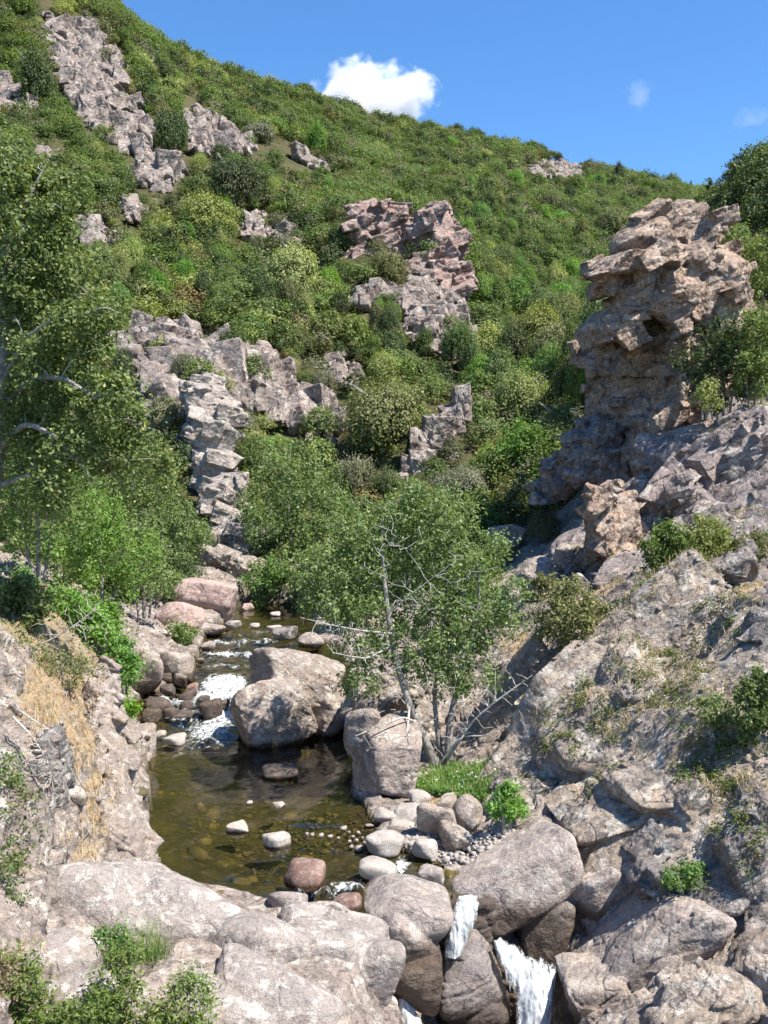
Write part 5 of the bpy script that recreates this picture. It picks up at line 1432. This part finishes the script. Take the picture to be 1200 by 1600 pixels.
R2 = dict(name='shrub', cat='shrub')
sapling(1045, 925, 815, 100, 'dark green bush at the right foot of the tan fin', LM['mid'], 81, 70, leaf=.12, spread=.28, **R2)
sapling(1105, 900, 805, 100, 'yellow green bush on the slope right of the tan fin', LM['yellow'], 82, 70, leaf=.11, spread=.26, **R2)
sapling(1175, 900, 830, 70, 'olive green bush near the right edge of the slope', LM['olive'], 83, 40, leaf=.11, spread=.24, **R2)
sapling(895, 1045, 900, 130, 'brown and green heather bush on the slope right of the leaning tree', LM['olive'], 84, 110, leaf=.09, spread=.24, **R2)
sapling(850, 950, 890, 56, 'small upright heather on the whitish speckled boulder', LM['olive'], 85, 34, leaf=.09, spread=.16, **R2)
sapling(1110, 1200, 1085, 90, 'airy green bush in the middle of the right slope', LM['alder'], 86, 56, leaf=.085, spread=.17, **R2)
sapling(1185, 1190, 1040, 90, 'dense green bush at the right edge of the slope', LM['mid'], 87, 80, leaf=.085, spread=.18, **R2)
sapling(1075, 1402, 1345, 90, 'small bright green bush at the head of the dark hollow', LM['bright'], 88, 44, leaf=.06, spread=.11, **R2)
sapling(795, 1296, 1225, 66, 'small fern green bush beside the grassy patch', LM['bright'], 89, 40, leaf=.07, spread=.14, **R2)
sapling(1140, 965, 925, 46, 'ochre tinted bush by the right edge boulders', LM['brown'], 90, 24, leaf=.09, spread=.16, **R2)
sapling(1010, 955, 905, 60, 'pale green herb clump in the dry grass', LM['alder'], 91, 24, leaf=.09, spread=.16, **R2)
sapling(1090, 955, 905, 60, 'brownish heather bush behind the squared block', LM['brown'], 92, 30, leaf=.09, spread=.18, **R2)

# ------------------------------------------------------------------ foreground plants, grass, dead wood, gravel, cloud
def blades(P, h, w, rng, lean=.5, k=3):
    """bent grass blades standing on the points P"""
    m = len(P); hh = h * (.5 + rng.rand(m)); a = rng.rand(m) * 6.283
    dx = np.stack((np.cos(a), np.sin(a), 0 * a), 1); sd_ = np.stack((-np.sin(a), np.cos(a), 0 * a), 1)
    ln = lean * rng.rand(m)
    ts = np.linspace(0, 1, k + 1); V = []
    for t_ in ts:
        c = P + dx * (ln * hh * t_ ** 1.8)[:, None]; c[:, 2] += hh * t_ * (1 - .25 * ln * t_)
        ww = w * (1 - .92 * t_)
        V += [c - sd_ * ww / 2, c + sd_ * ww / 2]
    V = np.stack(V, 1).reshape(-1, 3); b = np.arange(m)[:, None] * 2 * (k + 1)
    f = np.concatenate([np.concatenate((b + 2 * i, b + 2 * i + 1, b + 2 * i + 3, b + 2 * i + 2), 1) for i in range(k)])
    return V, f

def gpts(spec, n, rng, dmin=14.0, zoff=0.0):
    """ground points under soft pixel ellipses (px, py, rx, ry)"""
    out = []
    tot = sum(s[2] * s[3] for s in spec)
    for s in spec:
        m = int(n * s[2] * s[3] / tot) + 1
        a = rng.rand(m) * 6.283; r = np.sqrt(rng.rand(m)) * (1 + .25 * np.sin(3 * a + s[0]))
        out.append(hit(s[0] + r * s[2] * np.cos(a), s[1] + r * s[3] * np.sin(a), dmin))
    P = np.concatenate(out); P[:, 2] += zoff
    return P

bpy.context.view_layer.update()
_dg = bpy.context.evaluated_depsgraph_get()
_SOLID = ('ground', 'right_bank', 'left_bank', 'rock', 'ledge', 'bank_', 'hanging', 'smooth_slab', 'facetted', 'leaning', 'corner', 'hollow', 'boulder', 'broken')
def drape(P, top=3.0, only=None):
    """drop points on to whatever rock or soil surface lies there"""
    P = P.copy(); ok = np.ones(len(P), bool)
    for i, p in enumerate(P):
        o_ = Vector((p[0], p[1], p[2] + top)); 
        for _ in range(12):
            h_, loc, n_, _i, ob, _m = SC.ray_cast(_dg, o_, Vector((0, 0, -1)), distance=top + 3)
            if not h_: ok[i] = False; break
            if ob.name.startswith(_SOLID) and n_.z > .1:
                P[i] = loc; ok[i] = n_.z > .35; break
            o_ = loc - Vector((0, 0, .01))
    return P[ok]

rg = np.random.RandomState(404)
# green grass at the foot of the leaning tree, with white flower heads
P_ = gpts([(715,1228,56,26),(760,1222,30,22),(672,1232,20,12),(690,1215,40,12)], 2600, rg, 20)
V, f = blades(P_, .30, .035, rg, .8)
o = link('grass', mesh('grass', V, f, False), LM['grass']); tag(o, 'patch of lush green grass at the foot of the leaning tree', 'grass', None, 'stuff')
V, f = leaves(P_[:900] + (0, 0, .14), 5, .07, .09, rg)
o = link('herbs', mesh('herbs', V, f), LM['bright']); tag(o, 'leafy green herbs mixed in the grass under the leaning tree', 'herbs', None, 'stuff')
fl = P_[rg.choice(len(P_), 30)] + np.stack((0 * np.arange(30), 0 * np.arange(30), .28 + .1 * rg.rand(30)), 1)
V, f = leaves(fl, 5, .018, .038, rg, 1.5, .9)
t = NT('white_petals'); o = link('flowers', mesh('flowers', V, f), t.out(t.n('BsdfPrincipled', Base__Color=(.75, .76, .70), Roughness=.7)))
tag(o, 'tiny white flowers dotted over the green grass', 'flowers', None, 'stuff')
# straw-coloured dead grass on both banks
P_ = gpts([(110,1110,70,90),(60,955,70,45),(165,1250,36,66),(130,1330,30,40),(1080,1020,80,60),(1130,930,80,40),(970,940,100,36),(820,1010,50,25),(1010,1085,50,40),(1150,1290,50,25),(905,1255,26,8),(960,1160,110,30),(1080,1130,60,40),(850,1060,50,40),(1130,1180,50,40),(940,1020,60,30),(1060,950,90,40)], 5200, rg, 18); P_ = drape(P_)
V, f = blades(P_, .24, .022, rg, 1.2)
o = link('dry_grass', mesh('dry_grass', V, f, False), LM['straw']); tag(o, 'straw coloured dead grass on the dry earth of the banks', 'dry grass', None, 'stuff')
# green tufts and small herbs caught in cracks
P_ = gpts([(1000,905,60,26),(1130,1010,60,60),(880,970,60,30),(930,1240,70,10),(850,1225,60,20),(1060,1120,60,40),(1160,1380,40,40),(1000,1000,50,26),(1090,1250,50,20),(190,1090,26,40),(900,1180,60,20),(60,1020,60,40),(30,1330,30,60),(950,880,60,20),(1150,820,60,40),(1090,860,50,30),(1180,700,30,40),(1000,1130,120,60),(1120,1230,80,60),(1060,720,100,60)], 640, rg, 18); P_ = drape(P_)
V, f = leaves(np.repeat(P_, 3, 0) + rg.normal(size=(len(P_) * 3, 3)) * (.14, .14, .05) + (0, 0, .06), 14, .07, .075, rg, .6)
o = link('crevice_herbs', mesh('crevice_herbs', V, f), LM['mid']); tag(o, 'small green herbs rooted in cracks of the rocky banks', 'herbs', None, 'stuff')
V, f = leaves(P_[::2] + (0, 0, .10), 26, .12, .06, rg, .6)
o = link('heath_tufts', mesh('heath_tufts', V, f), LM['brown']); tag(o, 'brownish heath tufts scattered over the rocky banks', 'heath', None, 'stuff')

# gravel on the outlet bank and in the shallows
def gravel(spec, n, s0, s1, rng, zoff, mat, label, name='gravel', dmin=18):
    P = gpts(spec, n, rng, dmin); v0, f0 = ico(1)
    if name == 'rubble': P = drape(P)
    m = len(P); s = s0 * (s1 / s0) ** (rng.rand(m) ** 2)
    A = rng.rand(m) * 6.283; ca, sa = np.cos(A), np.sin(A)
    q = v0[None] * (s[:, None] * (.8 + .5 * rng.rand(m, 3)) * (1, 1, .65))[:, None] * (1 + .22 * rng.normal(size=(m, len(v0), 1)))
    V = np.stack((q[..., 0] * ca[:, None] - q[..., 1] * sa[:, None], q[..., 0] * sa[:, None] + q[..., 1] * ca[:, None], q[..., 2]), -1) + (P + (0, 0, zoff))[:, None]
    f = (f0[None] + (np.arange(m) * len(v0))[:, None, None]).reshape(-1, 3)
    o = link(name, mesh(name, V.reshape(-1, 3), f), mat); tag(o, label, 'gravel', None, 'stuff')
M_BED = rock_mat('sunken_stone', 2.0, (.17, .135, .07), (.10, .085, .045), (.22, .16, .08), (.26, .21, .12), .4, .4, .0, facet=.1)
gravel([(765,1318,44,16),(700,1330,50,18),(640,1310,50,20),(790,1300,20,10),(745,1345,30,10)], 900, .03, .10, rg, .02, M_PALE, 'pale gravel between the outlet stones and the smooth slab')
gravel([(560,1310,60,26),(500,1300,80,30),(430,1330,90,40),(640,1390,60,10)], 500, .03, .09, rg, .02, M_WET, 'dark pebbles under the shallow water of the pool', 'bed_pebbles')
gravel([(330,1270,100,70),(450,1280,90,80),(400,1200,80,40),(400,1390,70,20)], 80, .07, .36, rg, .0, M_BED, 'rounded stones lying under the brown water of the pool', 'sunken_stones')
gravel([(230,1140,30,22),(300,1045,30,16),(265,1100,50,20),(340,1000,30,10)], 260, .05, .16, rg, .04, M_UPB, 'loose gravel along the upper stream edge', 'stream_gravel')
gravel([(1080,1010,110,90),(960,940,120,50),(1130,1200,80,60),(110,1130,90,110),(900,1050,100,80),(1000,1200,120,60)], 620, .03, .14, rg, .0, M_BANK, 'loose stones strewn over the rocky banks', 'rubble')

# plants by the camera
def herb(name, label, cat, px, base, d, lobes, leafm, leaf, per, spread, seed, asp=.32, twig=.006, up=.6, bark=BARK, **k):
    tr = [[(px, base, 0, .018), (px - 8, base - 40, 0, .012), (px - 4, base - 80, 0, .006)]]
    return tree(name, label, d, W(px, base, d), tr, lobes, leafm, bark, leaf, per, spread, seed, twig, .012, cat, None, up, asp=asp, **k)
herb('leafy_plant', 'sprawling leafy green plant filling the lower left corner', 'plant', 190, 1640, 16.6,
     [(180,1560,60,40,0,.4,44),(250,1590,70,30,.1,.4,40),(120,1590,70,26,-.2,.4,36),(200,1500,40,30,.3,.3,24),(300,1560,36,40,.2,.3,18),(40,1560,50,40,-.2,.4,30),(30,1510,36,24,0,.3,14),(60,1600,70,20,-.4,.3,24)],
     LM['mid'], .105, 34, .085, 91)
herb('leafy_plant', 'upright glossy plant growing in the hollow of the ledge', 'plant', 180, 1500, 18.6, [(178,1465,28,26,0,.25,20),(200,1480,26,18,.1,.2,12)], LM['bright'], .10, 30, .075, 92)
herb('leafy_plant', 'thin leafy sprig hanging over the ledge right of the sprawling plant', 'plant', 320, 1620, 17.2, [(320,1560,20,40,0,.2,10),(290,1530,24,30,0,.2,8)], LM['alder'], .09, 24, .08, 93)
P_ = hit(rg.normal(236, 16, 260), rg.normal(1498, 5, 260), 14.0)
V, f = blades(P_ - W(236, 1500, 18.8), .62, .014, rg, .9, 4)
o = link('grass_tuft', mesh('grass_tuft', V, f, False), LM['grass'], None, W(236, 1500, 18.8)); tag(o, 'tuft of long yellow green grass in the hollow of the ledge', 'grass tuft')
def shrub_at(label, px, base, w, h, leafm, seed, leaf, n, per=40, spread=.12, name='shrub', d=None, bark=BARK, **k):
    dd = d or hit(px, base, 14.0)[0][1]; m = w * dd / F * .4
    tr = [[(px, base, 0, .03), (px + 4, base - h * .4, 0, .02), (px - 4, base - h * .8, 0, .008)], [(px + 4, base, 0, .02), (px + w * .2, base - h * .5, .1, .008)], [(px - 4, base, 0, .02), (px - w * .22, base - h * .5, -.1, .008)]]
    return tree(name, label, dd, W(px, base, dd), tr, [(px, base - h * .68, w * .34, h * .3, 0, m, int(n * .4)), (px + w * .2, base - h * .42, w * .3, h * .3, 0, m, int(n * .3)), (px - w * .2, base - h * .42, w * .3, h * .3, 0, m, int(n * .3))], leafm, bark, leaf, per, spread, seed, .006, .02, 'shrub', wob=.16, **k)
shrub_at('dark green shrub at the left edge below the dead twigs', 5, 1330, 100, 170, LM['mid'], 301, .075, 60, d=21.5)
shrub_at('green shrub at the left edge beside the near ledge', -5, 1460, 80, 140, LM['mid'], 302, .075, 46, d=18.8)
shrub_at('brown tinged low shrub in the lower left corner', 10, 1570, 80, 70, LM['brown'], 303, .06, 26, d=16.4)
shrub_at('olive shrub with yellow tips above the orange earth', 95, 1085, 130, 80, LM['olive'], 304, .085, 50, d=29.5)
shrub_at('green fern like shrub at the left edge on the orange earth', 8, 1035, 70, 60, LM['bright'], 305, .09, 30, d=29)
shrub_at('small leafy shrub hanging at the left edge over the earth bank', 5, 1180, 60, 80, LM['olive'], 306, .08, 24, d=24)
# dead twigs
def deadwood(name, label, px, base, d, lobes, trunks, seed, twig=.015, limb=.022, cat='dead shrub'):
    return tree(name, label, d, W(px, base, d), trunks, lobes, LM['olive'], DEADW, .1, 0, .2, seed, twig, limb, cat, wob=.3)
deadwood('dead_shrub', 'grey tangle of dead twigs draped over the hanging rock', 60, 1190, 22.3, [(60,1190,36,50,-.5,.3,60),(85,1230,24,40,-.6,.3,40),(40,1150,40,40,-.4,.3,40)], [[(20,1120,0,.03),(50,1150,-.2,.024),(75,1190,-.4,.016),(85,1240,-.5,.006)],[(30,1110,0,.02),(60,1130,-.2,.014),(95,1150,-.3,.006)]], 311)
deadwood('dead_shrub', 'bleached dead branches lying across the bank above the orange earth', 60, 1020, 30.5, [(110,985,80,34,-.6,.5,60),(60,1030,80,26,-.8,.5,50),(140,960,44,34,-.2,.4,30)], [[(-10,1030,0,.05),(40,1015,-.2,.04),(80,1000,-.3,.03),(120,975,-.3,.02),(150,950,-.3,.008)]], 312, .016)
deadwood('dead_shrub', 'brittle grey brushwood on the earth bank left of the rock rib', 90, 1130, 27.2, [(100,1120,64,34,-.6,.5,60),(60,1140,44,34,-.6,.4,40)], [[(60,1140,0,.024),(100,1120,-.2,.016),(140,1110,-.2,.006)]], 313)
deadwood('driftwood', 'heap of bleached driftwood caught between the left bank boulders', 235, 1030, 50.3, [(240,1000,34,20,-.3,.6,20)], [[(215,990,-.4,.09),(240,1005,-.6,.1),(262,1018,-.8,.07)],[(250,985,-.2,.06),(244,1010,-.7,.08),(246,1030,-1.0,.07)],[(205,985,-.4,.08),(235,984,-.5,.09),(270,992,-.6,.05)],[(225,1008,-.6,.06),(260,1000,-.8,.05)],[(232,975,-.2,.05),(225,1000,-.6,.06),(215,1020,-.8,.04)]], 314, .02, .05, 'driftwood')

# clouds, far behind the mountain
def cloud(name, label, px, py, d, w, h, dens, seed, thr=.0):
    v, f = ico(4)
    a, c = w * d / F / 2, h * d / F / 2
    o = link(name, mesh(name, v * (a, a * .8, c), f), None, None, W(px, py, d))
    t = NT(name + '_vapour')
    tc = t.n('TexCoord').outputs['Object']
    mp = t.n('Mapping', Vector=tc); mp.inputs['Scale'].default_value = (1 / a, 1 / (a * .8), 1 / c); mp.inputs['Location'].default_value = (0, 0, 0)
    r = t.n('VectorMath', _operation='LENGTH'); t.set(r.inputs[0], mp.outputs[0])
    off = t.n('Mapping', Vector=mp.outputs[0]); off.inputs['Location'].default_value = (seed, seed * 2.3, 0); off.inputs['Scale'].default_value = (1.3, 1.3, .9)
    n = t.noise(off.outputs[0], 1.5, 7, .58)
    dn = t.math('SUBTRACT', t.math('ADD', t.math('MULTIPLY', t.math('SUBTRACT', n, .5), 2.3), .62 - thr), t.math('MULTIPLY', r.outputs['Value'], .85))
    dn = t.math('MULTIPLY', t.ramp(dn, .0, .30), dens)
    pv = t.n('VolumePrincipled', Color=(1, 1, 1)); t.set(pv.inputs['Density'], dn); pv.inputs['Anisotropy'].default_value = .0
    oo = t.t.nodes.new('ShaderNodeOutputMaterial'); t.t.links.new(pv.outputs[0], oo.inputs['Volume'])
    t.m.cycles.volume_step_rate = .35
    o.data.materials.append(t.m)
    tag(o, label, 'cloud', None, 'stuff')
cloud('cloud', 'single bright white cumulus cloud above the ridge', 580, 163, 2600, 240, 140, .035, 3.1)
cloud('cloud', 'faint wisp of cloud in the blue sky', 1000, 148, 2600, 90, 50, .0035, 7.7, .1)
cloud('cloud', 'second faint wisp of cloud near the right edge', 1172, 185, 2600, 90, 50, .0025, 11.2, .1)
